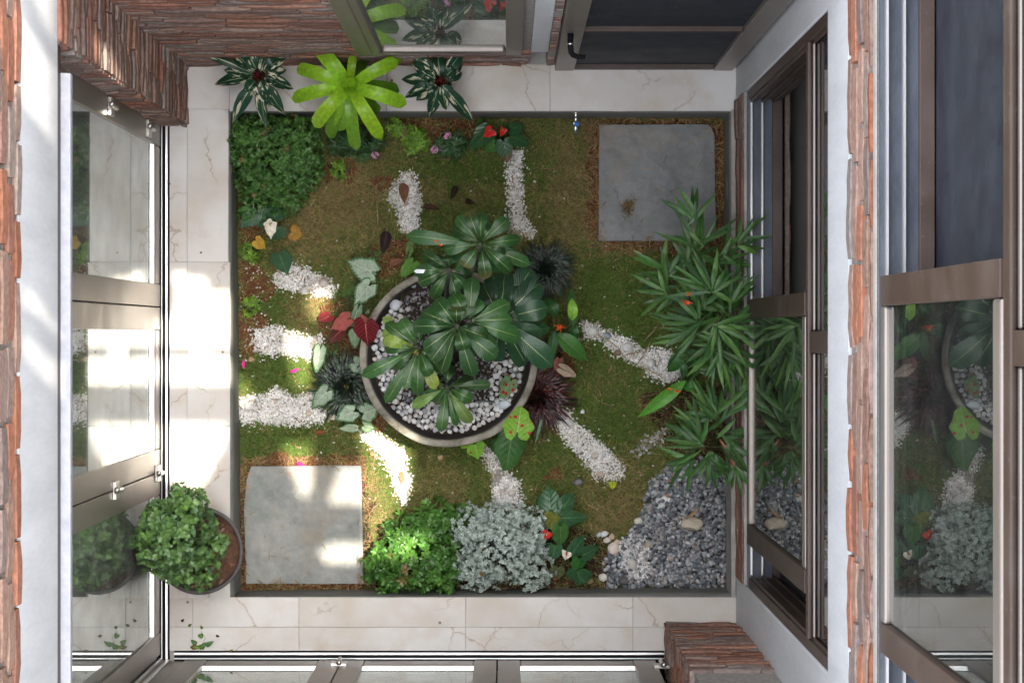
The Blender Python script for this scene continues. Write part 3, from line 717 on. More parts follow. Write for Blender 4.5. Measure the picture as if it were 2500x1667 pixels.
# ================================================================== ground of the bed
ZS = -.28
def zo(ox, oy): return lambda x, y: (ox + x * .35714, oy + y * .35714)
A1, A2, A3 = zo(0, 0), zo(600, 0), zo(1200, 0)
B1, B2, B3 = zo(0, 550), zo(600, 550), zo(1200, 550)
C1, C2, C3 = zo(0, 1107), zo(600, 1107), zo(1200, 1107)
def to_px(X, Y, z=ZS): s = FPX / (CZ - z); return X * s + NU, -Y * s + NV
PATHS = [
 [(993, 421), (962, 455), (945, 485), (968, 505), (979, 560), (985, 572), (1015, 570), (1020, 540), (1026, 500), (1018, 440), (1005, 420)],
 [(1250, 366), (1276, 370), (1273, 410), (1272, 460), (1278, 530), (1308, 570), (1290, 580), (1250, 578), (1244, 530), (1243, 480), (1240, 400)],
 [(703, 646), (753, 661), (793, 682), (821, 704), (814, 728), (782, 725), (743, 711), (678, 700), (666, 678)],
 [(621, 814), (661, 796), (700, 807), (743, 825), (786, 821), (789, 846), (761, 877), (707, 864), (646, 864), (618, 846)],
 [(586, 972), (653, 960), (682, 948), (718, 975), (771, 950), (779, 996), (823, 1021), (743, 1036), (671, 1038), (586, 1030)],
 [(875, 1058), (905, 1050), (955, 1080), (993, 1110), (990, 1142), (1003, 1171), (996, 1214), (985, 1232), (970, 1205), (957, 1160), (935, 1115), (890, 1075)],
 [(1182, 1085), (1207, 1108), (1236, 1153), (1264, 1178), (1275, 1225), (1260, 1245), (1205, 1235), (1203, 1200), (1198, 1160), (1184, 1120)],
 [(1418, 782), (1450, 793), (1521, 825), (1568, 857), (1636, 857), (1643, 882), (1672, 895), (1668, 918), (1625, 932), (1593, 921), (1557, 893), (1507, 864), (1464, 825), (1429, 829)],
 [(1339, 1028), (1368, 1004), (1386, 996), (1400, 1028), (1443, 1064), (1496, 1110), (1521, 1143), (1518, 1168), (1468, 1171), (1446, 1160), (1436, 1132), (1414, 1107), (1390, 1085), (1365, 1050)],
]
DPATH = [(1543, 1112), (1579, 1068), (1629, 1046), (1625, 1072), (1575, 1102)]
GRAVEL = [(1632, 1135), (1586, 1178), (1568, 1243), (1557, 1271), (1536, 1307), (1486, 1350), (1478, 1390), (1482, 1430), (1772, 1430), (1772, 1150), (1735, 1120)]
WGR = [(1518, 1321), (1540, 1307), (1568, 1315), (1582, 1364), (1586, 1403), (1543, 1411), (1521, 1357)]
SLAB1 = [(1463, 305), (1728, 304), (1736, 312), (1744, 330), (1748, 588), (1462, 588)]
SLAB2 = [(612, 1139), (882, 1136), (887, 1424), (601, 1424), (596, 1250), (602, 1170)]
BOWLC, BOWLR = (1096, 873), 218
SOIL = [[(960, 285), (1162, 285), (1164, 345), (1130, 378), (1085, 392), (1050, 350), (985, 345)], [(586, 480), (640, 500), (650, 560), (620, 600), (586, 600)], [(586, 640), (640, 650), (676, 700), (640, 738), (586, 745)],
        [(586, 762), (650, 775), (640, 815), (625, 870), (586, 870)], [(900, 430), (955, 420), (960, 470), (920, 480)], [(780, 740), (900, 700), (905, 870), (790, 870)], [(586, 1110), (890, 1110), (912, 1260), (905, 1445), (586, 1445)],
        [(1430, 290), (1775, 290), (1775, 620), (1480, 615), (1430, 560)], [(780, 390), (860, 395), (860, 450), (800, 450)], [(925, 1290), (1110, 1230), (1480, 1310), (1500, 1450), (890, 1450)], [(1560, 960), (1775, 930), (1775, 1140), (1640, 1120)],
        [(900, 600), (1010, 590), (980, 660), (900, 690)], [(1340, 830), (1410, 840), (1400, 930), (1330, 930)], [(960, 1020), (930, 1060), (880, 1045), (870, 990)]]
DRY = [(800, 470, 150, .55), (700, 560, 90, .3), (730, 770, 50, .5), (780, 730, 40, .5), (1050, 470, 50, .5), (1140, 480, 40, .7), (1400, 450, 110, .6), (1440, 560, 80, .35), (1330, 600, 60, .3), (1080, 1180, 60, .45), (1480, 960, 60, .3), (1490, 1270, 60, .5), (1530, 1210, 60, .35), (860, 420, 80, .45), (900, 1240, 40, .6), (1530, 1080, 60, .3)]
GRN = [(1120, 420, 70, .4), (1290, 400, 60, .4), (1510, 750, 120, .4), (1450, 1000, 90, .35), (1330, 1160, 70, .4), (700, 1090, 90, .35), (680, 900, 80, .25), (660, 740, 40, .3), (1500, 1060, 60, .3), (960, 1150, 50, .3), (1140, 1130, 60, .2)]
def fields(X, Y):
    u, v = to_px(X, Y)
    n1 = fbm(X, Y, 2.2, 3.); n2 = fbm(X, Y, 9., 5.); n3 = fbm(X, Y, 26., 9., 2)
    ju, jv = u + 16 * n2, v + 16 * np.roll(n2, 7)
    soil = np.zeros(len(X), bool)
    for pl in SOIL: soil |= inpoly(ju, jv, pl)
    soil |= (n1 + .6 * n2 > 1.05)
    dry = .22 + .22 * n1 + .2 * n2 + .1 * n3
    for a, b, r, w in DRY: dry += .8 * w * np.exp(-((u - a) ** 2 + (v - b) ** 2) / (r * r))
    for a, b, r, w in GRN: dry -= w * np.exp(-((u - a) ** 2 + (v - b) ** 2) / (r * r))
    grv = np.zeros(len(X), bool)
    for pl in PATHS + [GRAVEL]: grv |= inpoly(u + 5 * n3, v + 5 * n2, pl)
    slab = inpoly(u, v, SLAB1) | inpoly(u, v, SLAB2)
    bowl = (u - BOWLC[0]) ** 2 + (v - BOWLC[1]) ** 2 < 205 ** 2
    return u, v, soil, np.clip(dry, 0, 1), grv, slab, bowl, n2, n3
gx = np.linspace(cx0 - .06, cx1 + .06, 330); gy = np.linspace(cy0 - .06, cy1 + .06, 330)
XX, YY = np.meshgrid(gx, gy); XX = XX.ravel(); YY = YY.ravel()
u, v, soil, dry, grv, slab, bowl, n2, n3 = fields(XX, YY)
col = np.where(soil[:, None], np.array([.15, .056, .030]), (1 - dry)[:, None] * np.array([.075, .10, .026]) + dry[:, None] * np.array([.19, .135, .065]))
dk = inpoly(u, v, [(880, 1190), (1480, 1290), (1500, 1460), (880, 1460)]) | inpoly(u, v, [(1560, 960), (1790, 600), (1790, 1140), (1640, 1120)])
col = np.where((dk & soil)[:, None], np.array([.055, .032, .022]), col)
col = np.where((grv & ~soil)[:, None], np.array([.30, .28, .25]), col); col = np.where(inpoly(u, v, GRAVEL)[:, None], np.array([.06, .06, .065]), col)
ZZ = ZS + (.014 * n2 + .004 * n3) + np.where(soil, -.006, 0)
k = 330; idx = np.arange(k * k).reshape(k, k)
F = np.stack([idx[:-1, :-1], idx[:-1, 1:], idx[1:, 1:], idx[1:, :-1]], -1).reshape(-1, 4)
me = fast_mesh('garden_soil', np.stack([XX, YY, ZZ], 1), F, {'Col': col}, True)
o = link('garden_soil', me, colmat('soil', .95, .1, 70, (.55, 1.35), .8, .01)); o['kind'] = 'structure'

# ---- lawn: real blades
n = 270000
X = rng.uniform(cx0 - .03, cx1 + .03, n); Y = rng.uniform(cy0 - .03, cy1 + .03, n)
q = 400; gi = ((X - gx[0]) / (gx[-1] - gx[0]) * 329).astype(int); gj = ((Y - gy[0]) / (gy[-1] - gy[0]) * 329).astype(int); ii = gj * 330 + gi
so_, dr_, gv_, sl_, bo_, nn2 = soil[ii], dry[ii], grv[ii], slab[ii], bowl[ii], n2[ii]
keep = ~sl_ & ~bo_ & (rng.random(n) > np.where(so_, .72, .0) ) & (rng.random(n) > np.where(gv_, .99, 0)) & (rng.random(n) > dr_ * .3)
u2, v2 = to_px(X, Y); keep &= ~inpoly(u2, v2, GRAVEL)
X, Y, dr_, so_, nn2 = X[keep], Y[keep], dr_[keep], so_[keep], nn2[keep]; n = len(X)
isdry = rng.random(n) < np.where(so_, .5, dr_ * 1.0)
h = rng.uniform(.008, .024, n) * np.clip(1 + .9 * np.array([noise.noise(Vector((a * 21, b_ * 21, 8))) for a, b_ in zip(X, Y)]), .4, 1.9); th = rng.uniform(0, 6.28, n); lean = rng.uniform(.3, 1.6, n) * np.where(isdry, 1.5, 1.)
wd = rng.uniform(.0009, .0019, n)
dx, dy = np.cos(th), np.sin(th)
b = np.stack([X, Y, ZS + .014 * nn2 - .002], 1)
tip = b + np.stack([dx * h * lean, dy * h * lean, h], 1)
sd = np.stack([-dy * wd, dx * wd, wd * 0], 1)
Vv = np.stack([b - sd, b + sd, tip], 1).reshape(-1, 3)
gcol = np.array([.130, .215, .046])[None] * rng.uniform(.6, 1.35, (n, 1)); gcol[:, 0] *= rng.uniform(.8, 1.35, n)
dcol = np.array([.31, .25, .105])[None] * rng.uniform(.5, 1.4, (n, 1)); dcol[:, 0] *= rng.uniform(.9, 1.2, n)
bc = np.where(isdry[:, None], dcol, gcol)
me = fast_mesh('lawn_grass', Vv, np.arange(n * 3).reshape(-1, 3), {'Col': np.repeat(bc, 3, 0)})
g = G('grass_blade'); cc = g.attr('Col').outputs['Color']
b1 = g.bsdf(cc, .6, spec=.25); tr = g.n('BsdfTranslucent', {'Color': cc}); GRASSM = g.done(g.n('MixShader', {0: .25, 1: b1.outputs[0], 2: tr.outputs[0]}))
o = link('lawn_grass', me, GRASSM); o['kind'] = 'stuff'
# straw thatch round the slabs and on bare soil
n = 22000; X = rng.uniform(cx0, cx1, n); Y = rng.uniform(cy0, cy1, n); u2, v2 = to_px(X, Y)
def near(pl, m):
    c = np.mean(pl, 0); big = [(c[0] + (x - c[0]) * m, c[1] + (y - c[1]) * m) for x, y in pl]
    return inpoly(u2, v2, big) & ~(inpoly(u2, v2, [(c[0] + (x - c[0]) * .94, c[1] + (y - c[1]) * .94) for x, y in pl]))
kp = (near(SLAB1, 1.2) | near(SLAB2, 1.2)) | ((rng.random(n) < .06) & ~inpoly(u2, v2, GRAVEL))
inner = inpoly(u2, v2, SLAB1) | inpoly(u2, v2, SLAB2); clump = np.array([noise.noise(Vector((a * .035, b * .035, 3))) for a, b in zip(u2, v2)]) > .12
kp &= ~inner | clump
kp &= ((u2 - BOWLC[0]) ** 2 + (v2 - BOWLC[1]) ** 2 > 222 ** 2)
X, Y = X[kp], Y[kp]; n = len(X); th = rng.uniform(0, 6.28, n); L = rng.uniform(.015, .05, n); wd = rng.uniform(.0008, .0018, n)
inn = inner[kp]; c0_ = np.stack([X, Y, np.where(inn, ZS + .034 + rng.uniform(.004, .012, n), ZS + rng.uniform(.004, .022, n))], 1); d = np.stack([np.cos(th), np.sin(th), rng.uniform(-.25, .3, n)], 1); s_ = np.stack([-np.sin(th), np.cos(th), th * 0], 1)
V = np.stack([c0_ - d * L[:, None] / 2 - s_ * wd[:, None], c0_ - d * L[:, None] / 2 + s_ * wd[:, None], c0_ + s_ * wd[:, None] + [0, 0, .003], c0_ - s_ * wd[:, None] + [0, 0, .003], c0_ + d * L[:, None] / 2], 1).reshape(-1, 3)
f = np.array([[0, 1, 2], [0, 2, 3], [3, 2, 4]]); F = (np.arange(n)[:, None, None] * 5 + f[None]).reshape(-1, 3)
bc = np.array([.33, .21, .10])[None] * rng.uniform(.45, 1.3, (n, 1))
o = link('dry_straw', fast_mesh('dry_straw', V, F, {'Col': np.repeat(bc, 5, 0)}), GRASSM); o['kind'] = 'stuff'

# crumbs of dead leaves in the turf
n = 520; X = rng.uniform(cx0, cx1, n); Y = rng.uniform(cy0, cy1, n); u2, v2 = to_px(X, Y)
kp = ((u2 - BOWLC[0]) ** 2 + (v2 - BOWLC[1]) ** 2 > 222 ** 2) & ~(inpoly(u2, v2, SLAB1) | inpoly(u2, v2, SLAB2)); X, Y = X[kp], Y[kp]; n = len(X)
P_ = np.stack([X, Y, np.full(n, ZS + .022)], 1)
V, F, at = leafcloud(P_, np.tile([0, 0, 1.], (n, 1)) + rng.normal(0, .2, (n, 3)), 1, .014, .006, 1.2, 1.6, np.array([(.30, .19, .09), (.18, .09, .05), (.42, .32, .18), (.10, .06, .04), (.24, .25, .06)])[rng.integers(0, 5, n)])
o = link('leaf_crumbs', fast_mesh('leaf_crumbs', V, F, at), GRASSM); o['kind'] = 'stuff'

# ---- stone slabs
def slab_thing(poly, label, z1, seed, mat=None):
    c = np.mean(poly, 0); loc = P(c[0], c[1], ZS)
    pts = np.array([P(x, y, z1)[:2] for x, y in poly]); x0, y0 = pts.min(0); x1, y1 = pts.max(0)
    nx = 46; xs = np.linspace(x0, x1, nx); ys = np.linspace(y0, y1, nx); Xg, Yg = np.meshgrid(xs, ys); Xf, Yf = Xg.ravel(), Yg.ravel()
    jit = .004; n_a = fbm(Xf, Yf, 7., seed, 4); n_b = fbm(Xf, Yf, 30., seed + 3, 2)
    ridge = np.where(n_a > .1, .5, 0) * .004
    Z = z1 + .007 * n_a + .002 * n_b + ridge
    ins = inpoly(Xf + jit * n_b * .6, Yf + jit * np.roll(n_b, 5) * .6, pts)
    idx = np.arange(nx * nx).reshape(nx, nx)
    q = np.stack([idx[:-1, :-1], idx[:-1, 1:], idx[1:, 1:], idx[1:, :-1]], -1).reshape(-1, 4)
    q = q[ins[q].any(1)]
    import bmesh
    bm = bmesh.new(); vs = {}
    def pull(i):
        # clamp outside grid points onto the outline so the edge follows the cut stone
        p = np.array([Xf[i], Yf[i]])
        if ins[i]: return p
        best = None
        for a, b in zip(pts, np.roll(pts, -1, 0)):
            t = np.clip(np.dot(p - a, b - a) / np.dot(b - a, b - a), 0, 1); r = a + t * (b - a); dd = np.linalg.norm(p - r)
            if best is None or dd < best[0]: best = (dd, r)
        return best[1] + .002 * n_b[i]
    for i in np.unique(q): p = pull(i); vs[i] = bm.verts.new((p[0] - loc[0], p[1] - loc[1], Z[i] - loc[2]))
    for f in q:
        try: bm.faces.new([vs[i] for i in f])
        except ValueError: pass
    bm.normal_update(); be = [e for e in bm.edges if e.is_boundary]
    r = bmesh.ops.extrude_edge_only(bm, edges=be)
    for g_ in r['geom']:
        if isinstance(g_, bmesh.types.BMVert): g_.co.z = -.02
    me = bpy.data.meshes.new('stone_slab'); bm.to_mesh(me); bm.free(); me.polygons.foreach_set('use_smooth', np.ones(len(me.polygons), bool))
    o = link('stone_slab', me, mat, None, loc); e = o.modifiers.new('edge', 'EDGE_SPLIT'); e.split_angle = .9
    return setp(o, label, 'stone slab', 'square stepping slabs of grey stone')
slab_thing(SLAB1, 'square grey stone slab in the upper right corner with a tuft of dry grass on it', ZS + .03, 2., SLATED)
slab_thing(SLAB2, 'square grey stone slab in the lower left corner with sun patches on it', ZS + .03, 11., SLATE)

# ---- gravel
def fill_poly(polys, dens, jitter=6):
    xs = []; 
    for pl in polys:
        pa = np.array(pl); u0, v0 = pa.min(0) - 10; u1, v1 = pa.max(0) + 10
        area = (u1 - u0) * (v1 - v0); m = int(area * dens)
        uu = rng.uniform(u0, u1, m); vv = rng.uniform(v0, v1, m)
        ok = inpoly(uu + rng.normal(0, jitter, m), vv + rng.normal(0, jitter, m), pl); xs.append(np.stack([uu[ok], vv[ok]], 1))
    a = np.concatenate(xs); s = (CZ - ZS) / FPX
    return np.stack([(a[:, 0] - NU) * s, -(a[:, 1] - NV) * s, np.full(len(a), ZS)], 1)
STONEM = colmat('crushed_stone', .75, .3, 120, (.75, 1.2), .4, .002)
def palette(n, cols, var=.15):
    c = np.array(cols)[rng.integers(0, len(cols), n)]; return c * rng.uniform(1 - var, 1 + var, (n, 1))
p = fill_poly(PATHS, .21, 6); p = p[fbm(p[:, 0], p[:, 1], 16., 2., 2) + rng.normal(0, .35, len(p)) > -.6]; q_ = fill_poly(PATHS, .010, 18); p = np.concatenate([p, q_]); p[:, 2] += rng.uniform(.002, .010, len(p))
V, F, at = stones(p, rng.uniform(.006, .0135, len(p)), palette(len(p), [(.78, .77, .75), (.82, .81, .80), (.70, .68, .65), (.76, .72, .66), (.60, .54, .47), (.80, .79, .77), (.82, .82, .81)]))
o = link('white_gravel', fast_mesh('white_gravel', V, F, at), STONEM); o['kind'] = 'stuff'
p = fill_poly([WGR], .12, 7); p[:, 2] += rng.uniform(.016, .03, len(p))
V, F, at = stones(p, rng.uniform(.009, .018, len(p)), palette(len(p), [(.66, .66, .64), (.72, .71, .7), (.6, .58, .56)]))
o = link('white_gravel', fast_mesh('white_gravel', V, F, at), STONEM); o['kind'] = 'stuff'
p = fill_poly([GRAVEL], .040, 4); p[:, 2] += rng.uniform(.0, .03, len(p))
V, F, at = stones(p, rng.uniform(.015, .030, len(p)), palette(len(p), [(.24, .26, .28), (.34, .36, .37), (.14, .15, .17), (.50, .50, .51), (.22, .215, .22), (.36, .33, .31), (.18, .21, .23)], .25))
o = link('grey_gravel', fast_mesh('grey_gravel', V, F, at), STONEM); o['kind'] = 'stuff'
p = fill_poly([DPATH], .06, 6); p[:, 2] += rng.uniform(.004, .012, len(p))
V, F, at = stones(p, rng.uniform(.010, .02, len(p)), palette(len(p), [(.35, .33, .32), (.25, .24, .24), (.5, .48, .46)], .25))
o = link('dark_gravel', fast_mesh('dark_gravel', V, F, at), STONEM); o['kind'] = 'stuff'
# stray white chips on lawn and soil
m = 240; uu = rng.uniform(590, 1700, m); vv = rng.uniform(330, 1400, m); p = np.array([P(a, b, ZS) for a, b in zip(uu, vv)])
ex = [P(a, b, ZS) for a, b in zip(rng.normal(625, 25, 120), rng.uniform(640, 880, 120))]; p = np.concatenate([p, ex]); p[:, 2] += .012
ub, vb = to_px(p[:, 0], p[:, 1]); p = p[~(inpoly(ub, vb, SLAB1) | inpoly(ub, vb, SLAB2))]
V, F, at = stones(p, rng.uniform(.006, .013, len(p)), palette(len(p), [(.66, .64, .6), (.55, .5, .44)]))
o = link('stray_chips', fast_mesh('stray_chips', V, F, at), STONEM); o['kind'] = 'stuff'

# ---- larger pebbles, each its own thing
g = G('pebble'); oi = g.n('ObjectInfo'); nz = g.noise(g.n('TexCoord').outputs['Object'], 40, 4)
PEBM = g.done(g.bsdf(g.mix(1., oi.outputs['Color'], g.ramp(nz.outputs[0], [(.3, .82), (.7, 1.1)]), 'MULTIPLY'), .5, spec=.4, bump=nz.outputs[0], bstr=.1))
def pebble_mesh(name, sx, sy, sz, rough):
    V = ICO3[0].copy(); f = np.array([noise.noise(Vector(v * 1.1) + Vector((rough * 91 + sx * 50, sy * 70, 0))) for v in V])
    V *= (1 + rough * f)[:, None]; V *= np.array([sx, sy, sz])
    me = fast_mesh(name, V, ICO3[1], None, True); me.materials.append(PEBM); return me
PM = [pebble_mesh('pebble', 1, random.uniform(.72, .92), random.uniform(.5, .75), random.uniform(.15, .4)) for _ in range(6)]
def pebble(u, v, z, L, ang, col, label, group, cat='pebble', mesh=None, name='pebble', sy=1.):
    o = bpy.data.objects.new(name, mesh or random.choice(PM)); COLL.objects.link(o); p = P(u, v, z)
    o.location = p; o.scale = (L / 2, L / 2 * sy, L / 2); o.rotation_euler = (random.uniform(-.2, .2), random.uniform(-.2, .2), ang)
    o.color = (*col, 1); return setp(o, label, cat, group)
WHT = (.70, .69, .67); CRM = (.58, .50, .40); GRY = (.36, .37, .38); TAN = (.42, .27, .16)
gp = 'loose pebbles along the gravel'
for (uv, L, ang, col, lab) in [
 (C3(835, 645), .055, .6, (.66, .57, .50), 'large oval pinkish pebble at the left edge of the grey gravel'),
 (C3(960, 752), .062, -.8, (.55, .53, .50), 'long grey oval pebble lying across the white chips in the grey gravel'),
 (C3(760, 845), .040, .2, (.66, .62, .55), 'rounded cream pebble alone on bare soil near the bottom kerb, left of the grey gravel'),
 (C3(770, 550), .034, .4, (.66, .66, .64), 'white pebble at the top of the small cluster left of the grey gravel'),
 (C3(788, 592), .032, .1, (.66, .61, .56), 'pale pebble just above the large pinkish oval pebble'),
 (C3(822, 566), .030, 1.1, (.60, .45, .33), 'tan pebble right of the white one in the cluster by the grey gravel'),
 (C3(858, 604), .024, .9, (.58, .47, .38), 'small beige pebble touching the moss edge beside the large pinkish oval'),
 (C3(735, 556), .026, .9, (.45, .48, .5), 'grey blue pebble leftmost in the cluster by the grey gravel'),
 (C3(1002, 461), .038, .2, (.60, .56, .46), 'flat cream stone at the upper left edge of the grey gravel'),
 (C3(900, 752), .028, 1.3, (.55, .53, .52), 'small grey pebble left of the long grey oval one'),
 (C3(1126, 214), .026, .3, (.60, .56, .55), 'pale pinkish pebble at the top of the grey gravel under the bamboo'),
 (C3(1181, 311), .034, .7, (.70, .70, .67), 'largest white pebble of the group near the top of the grey gravel'),
 (C3(1216, 319), .026, 1.2, (.72, .71, .69), 'white pebble right of the largest in the group near the top of the grey gravel'),
 (C3(1163, 352), .036, .3, (.62, .66, .62), 'greenish white pebble lowest in the group near the top of the grey gravel'),
 (C3(1138, 316), .026, 1.5, (.50, .54, .52), 'grey green pebble at the left of the group near the top of the grey gravel'),
 (C3(1208, 277), .030, .9, (.55, .30, .14), 'orange brown pebble above the white group in the grey gravel'),
 (C3(1205, 185), .026, .3, (.45, .20, .11), 'reddish brick chip at the top edge of the grey gravel'),
 (C3(1240, 160), .030, .8, (.47, .24, .14), 'orange brick chip under the bamboo tips'),
 (C3(1225, 706), .034, .2, (.45, .38, .33), 'flat brownish stone in the middle of the grey gravel'),
 (C3(1070, 622), .034, .8, (.42, .35, .24), 'mottled tan stone beside the white chips in the grey gravel'),
 (C3(905, 868), .050, .1, (.10, .095, .09), 'dark rough lump of stone by the bottom kerb'),
 (C3(592, 195), .042, .3, (.16, .15, .16), 'dark grey round stone alone on the lawn above the anthurium'),
 (B2(397, 447), .038, 1.2, (.66, .63, .58), 'round cream pebble hanging below the gravel band at the upper left'),
 (B2(380, 398), .032, .2, (.62, .58, .53), 'flat beige pebble in the gravel band at the upper left'),
 (B2(532, 392), .046, .0, (.55, .49, .44), 'broad tan pebble in the gravel band at the upper left'),
 (B2(470, 376), .028, .4, (.58, .52, .49), 'small pinkish pebble left of the broad tan one'),
 (B2(258, 785), .034, 1.3, (.60, .57, .54), 'pale pebble in the middle gravel band at the left'),
 (B2(20, 1238), .040, .3, (.62, .60, .57), 'pale pebble at the left end of the longest gravel band'),
 (B2(218, 1345), .038, .9, (.64, .62, .59), 'cream pebble on the lower edge of the longest gravel band'),
 (B2(430, 1285), .030, .3, (.55, .46, .37), 'tan pebble near the right end of the longest gravel band'),
 (B2(595, 1310), .026, 1.2, (.60, .52, .45), 'beige pebble at the right tip of the longest gravel band'),
 (B2(210, 1103), .020, .6, (.66, .66, .66), 'single white pebble above the longest gravel band'),
 (A2(1015, 1345), .034, .9, (.66, .65, .62), 'white oval pebble left of the brown leaf on the gravel fork'),
 (A2(1092, 1395), .022, .9, (.52, .40, .30), 'tan pebble just below the brown leaf on the gravel fork'),
 (A2(1135, 1443), .036, .3, (.58, .55, .50), 'flat grey beige pebble below the brown leaf on the gravel fork'),
 (A2(1180, 1403), .020, .3, (.55, .56, .54), 'small grey pebble at the right edge of the gravel fork'),
 (A2(1855, 1350), .026, 1.2, (.58, .52, .47), 'pinkish pebble in the gravel strip below the red anthurium'),
 (A2(1850, 1510), .042, .1, (.62, .59, .54), 'largest pale pebble at the lower end of the gravel strip below the red anthurium'),
 (A2(1840, 1080), .026, .5, (.62, .61, .59), 'pale pebble at the top of the gravel strip under the red anthurium'),
 (B3(690, 726), .044, .2, (.66, .65, .61), 'large white pebble at the upper end of the gravel band left of the bamboo'),
 (B3(790, 752), .036, -.4, (.30, .34, .36), 'flat blue grey stone in the gravel band left of the bamboo'),
 (B3(925, 835), .046, .5, (.60, .59, .58), 'broad pale pebble in the middle of the gravel band left of the bamboo'),
 (B3(1090, 945), .044, 1.3, (.68, .68, .66), 'tall white pebble at the lower end of the gravel band left of the bamboo'),
 (B3(1184, 972), .032, .3, (.66, .63, .58), 'cream pebble right of the tall white one near the bamboo'),
 (B3(950, 862), .026, .6, (.40, .41, .43), 'grey pebble beside the broad pale one in the gravel band left of the bamboo'),
 (B3(862, 872), .034, .4, (.24, .17, .10), 'brown stone at the edge of the gravel band left of the bamboo'),
 (B3(623, 1272), .022, 1., (.68, .68, .67), 'single white pebble on the lawn right of the red grass tuft'),
 (B3(510, 1345), .038, .4, (.64, .64, .63), 'large white pebble at the top of the gravel band below the red grass tuft'),
 (B3(570, 1462), .030, .9, (.58, .54, .48), 'cream pebble in the gravel band below the red grass tuft'),
 (C3(705, 12), .036, .4, (.60, .54, .46), 'beige pebble in the middle of the gravel band below the red grass tuft'),
 (C3(768, 8), .026, .9, (.55, .56, .56), 'pale grey pebble right of the beige one in the lower gravel band'),
 (C3(740, 140), .032, .2, (.55, .45, .35), 'tan pebble at the foot of the gravel band below the red grass tuft'),
 (C2(1755, 255), .026, .2, (.55, .48, .44), 'brownish pebble at the left of the pair above the silver shrub'),
 (C2(1815, 272), .034, .5, (.60, .55, .52), 'pale brown pebble at the right of the pair above the silver shrub'),
 (C2(1780, 222), .026, .5, (.57, .52, .50), 'small pinkish pebble above the pair over the silver shrub'),
 (C2(1080, 325), .030, 1.2, (.70, .68, .64), 'white pebble where the sunlit gravel meets the bright green shrub'),
 (C2(1330, 27), .026, .2, (.50, .34, .20), 'orange tan pebble alone on the lawn below the bowl')]:
    pebble(uv[0], uv[1], ZS + .018 + L * .12, L, ang, col, lab, gp)
bm_ = pebble_mesh('boulder', 1, .72, .55, .75)
pebble(*C3(1377, 480), ZS + .04, .078, -.15, (.50, .43, .33), 'largest cream and ochre rock on the grey gravel', None, 'rock', bm_, 'rock')

# ---- bowl planter
BC = P(*BOWLC, 0.02); sb = (CZ - .02) / FPX
bw_ = thing('bowl_planter', 'wide round concrete bowl planted with frangipani and white pebbles', 'planter', (BC[0], BC[1], ZS))
R = BOWLR * sb; ri = R - 17 * sb
mb = MB(); mb.lathe([(R * .62, ZS + .01), (R * .8, ZS + .06), (R * .95, ZS + .17), (R * .985, ZS + .25), (R * .985, -.012), (R, -.005), (R * 1.002, .012), (R * .995, .02), (ri + .006, .021), (ri, .013), (ri - .001, -.02)], BC[:2], 72, (.33, .30, .25), .012)
g = G('old_concrete_rim'); p_ = g.pos(); nz = g.noise(p_, 14, 6, .65); n2_ = g.noise(p_, 5, 4)
c_ = g.ramp(nz.outputs[0], [(.32, (.11, .10, .08)), (.47, (.27, .25, .205)), (.68, (.40, .375, .325))]); c_ = g.mix(g.ramp(n2_.outputs[0], [(.5, 0.), (.7, .6)]), c_, (.17, .15, .11))
RIMM = g.done(g.bsdf(c_, .9, spec=.2, bump=nz.outputs[0], bstr=.5, bdist=.005))
mb.build('bowl_body', RIMM, bw_, smooth=True)
mb = MB(); mb.lathe([(ri - .0015, -.015), (ri - .007, -.045), (ri - .020, -.10)], BC[:2], 72); mb.build('inner_wall', m_plain('dark_concrete', (.035, .034, .032), (.085, .08, .07), .6, 10), bw_, smooth=True)  # inner wall coloured darker than the rim
mb = MB(); mb.lathe([(ri - .012, -.085), (ri * .5, -.075), (.001, -.07)], BC[:2], 48); mb.build('potting_soil', m_plain('potting_soil', (.02, .016, .012), (.06, .045, .035), .95, 40, bstr=.8, bdist=.01), bw_, smooth=True)
# chips under the pebbles
m = 2600; a = rng.uniform(0, 6.283, m); r = np.sqrt(rng.uniform(0, 1, m)) * (ri - .03)
p = np.stack([BC[0] + r * np.cos(a), BC[1] + r * np.sin(a), np.full(m, -.078) + rng.uniform(0, .014, m)], 1)
V, F, at = stones(p, rng.uniform(.008, .019, m), palette(m, [(.20, .21, .23), (.30, .31, .33), (.42, .42, .43), (.15, .16, .17), (.26, .24, .22)], .2))
o = link('bowl_chips', fast_mesh('bowl_chips', V, F, at), STONEM); o['kind'] = 'stuff'
# white round pebbles, dart throwing
pts = []; tries = 0
while len(pts) < 285 and tries < 60000:
    tries += 1; a = random.uniform(0, 6.283); r = math.sqrt(random.random()) * (ri - .027); x, y = r * math.cos(a), r * math.sin(a)
    uu, vv = to_px(BC[0] + x, BC[1] + y, -.06)
    if not (vv > 985 or (uu < 980 and vv > 660 and vv < 985) or (uu > 1200 and vv > 880)): continue
    if noise.noise(Vector((x * 7, y * 7, 2))) < -.3 and random.random() < .7: continue
    s = random.choice((.019, .021, .023, .025, .027))
    if all((x - q[0]) ** 2 + (y - q[1]) ** 2 > ((s + q[2]) * .42) ** 2 for q in pts): pts.append((x, y, s))
for x, y, s in pts:
    uu, vv = to_px(BC[0] + x, BC[1] + y, -.055); gcol = random.choice([(.82, .82, .82), (.78, .79, .81), (.72, .72, .74), (.82, .82, .82), (.62, .62, .63), (.45, .45, .46), (.68, .64, .60)])
    o = pebble(uu, vv, -.058, s, random.uniform(0, 6), gcol, 'small smooth white pebble among many in the concrete bowl', 'white pebbles in the concrete bowl'); o.scale.z *= 1.3; o.scale.y *= 1.1
pebble(*B2(1020, 545), -.05, .050, 1.25, (.62, .65, .70), 'largest pale oval pebble in the bowl, upper left by the rim', 'accent pebbles in the bowl')
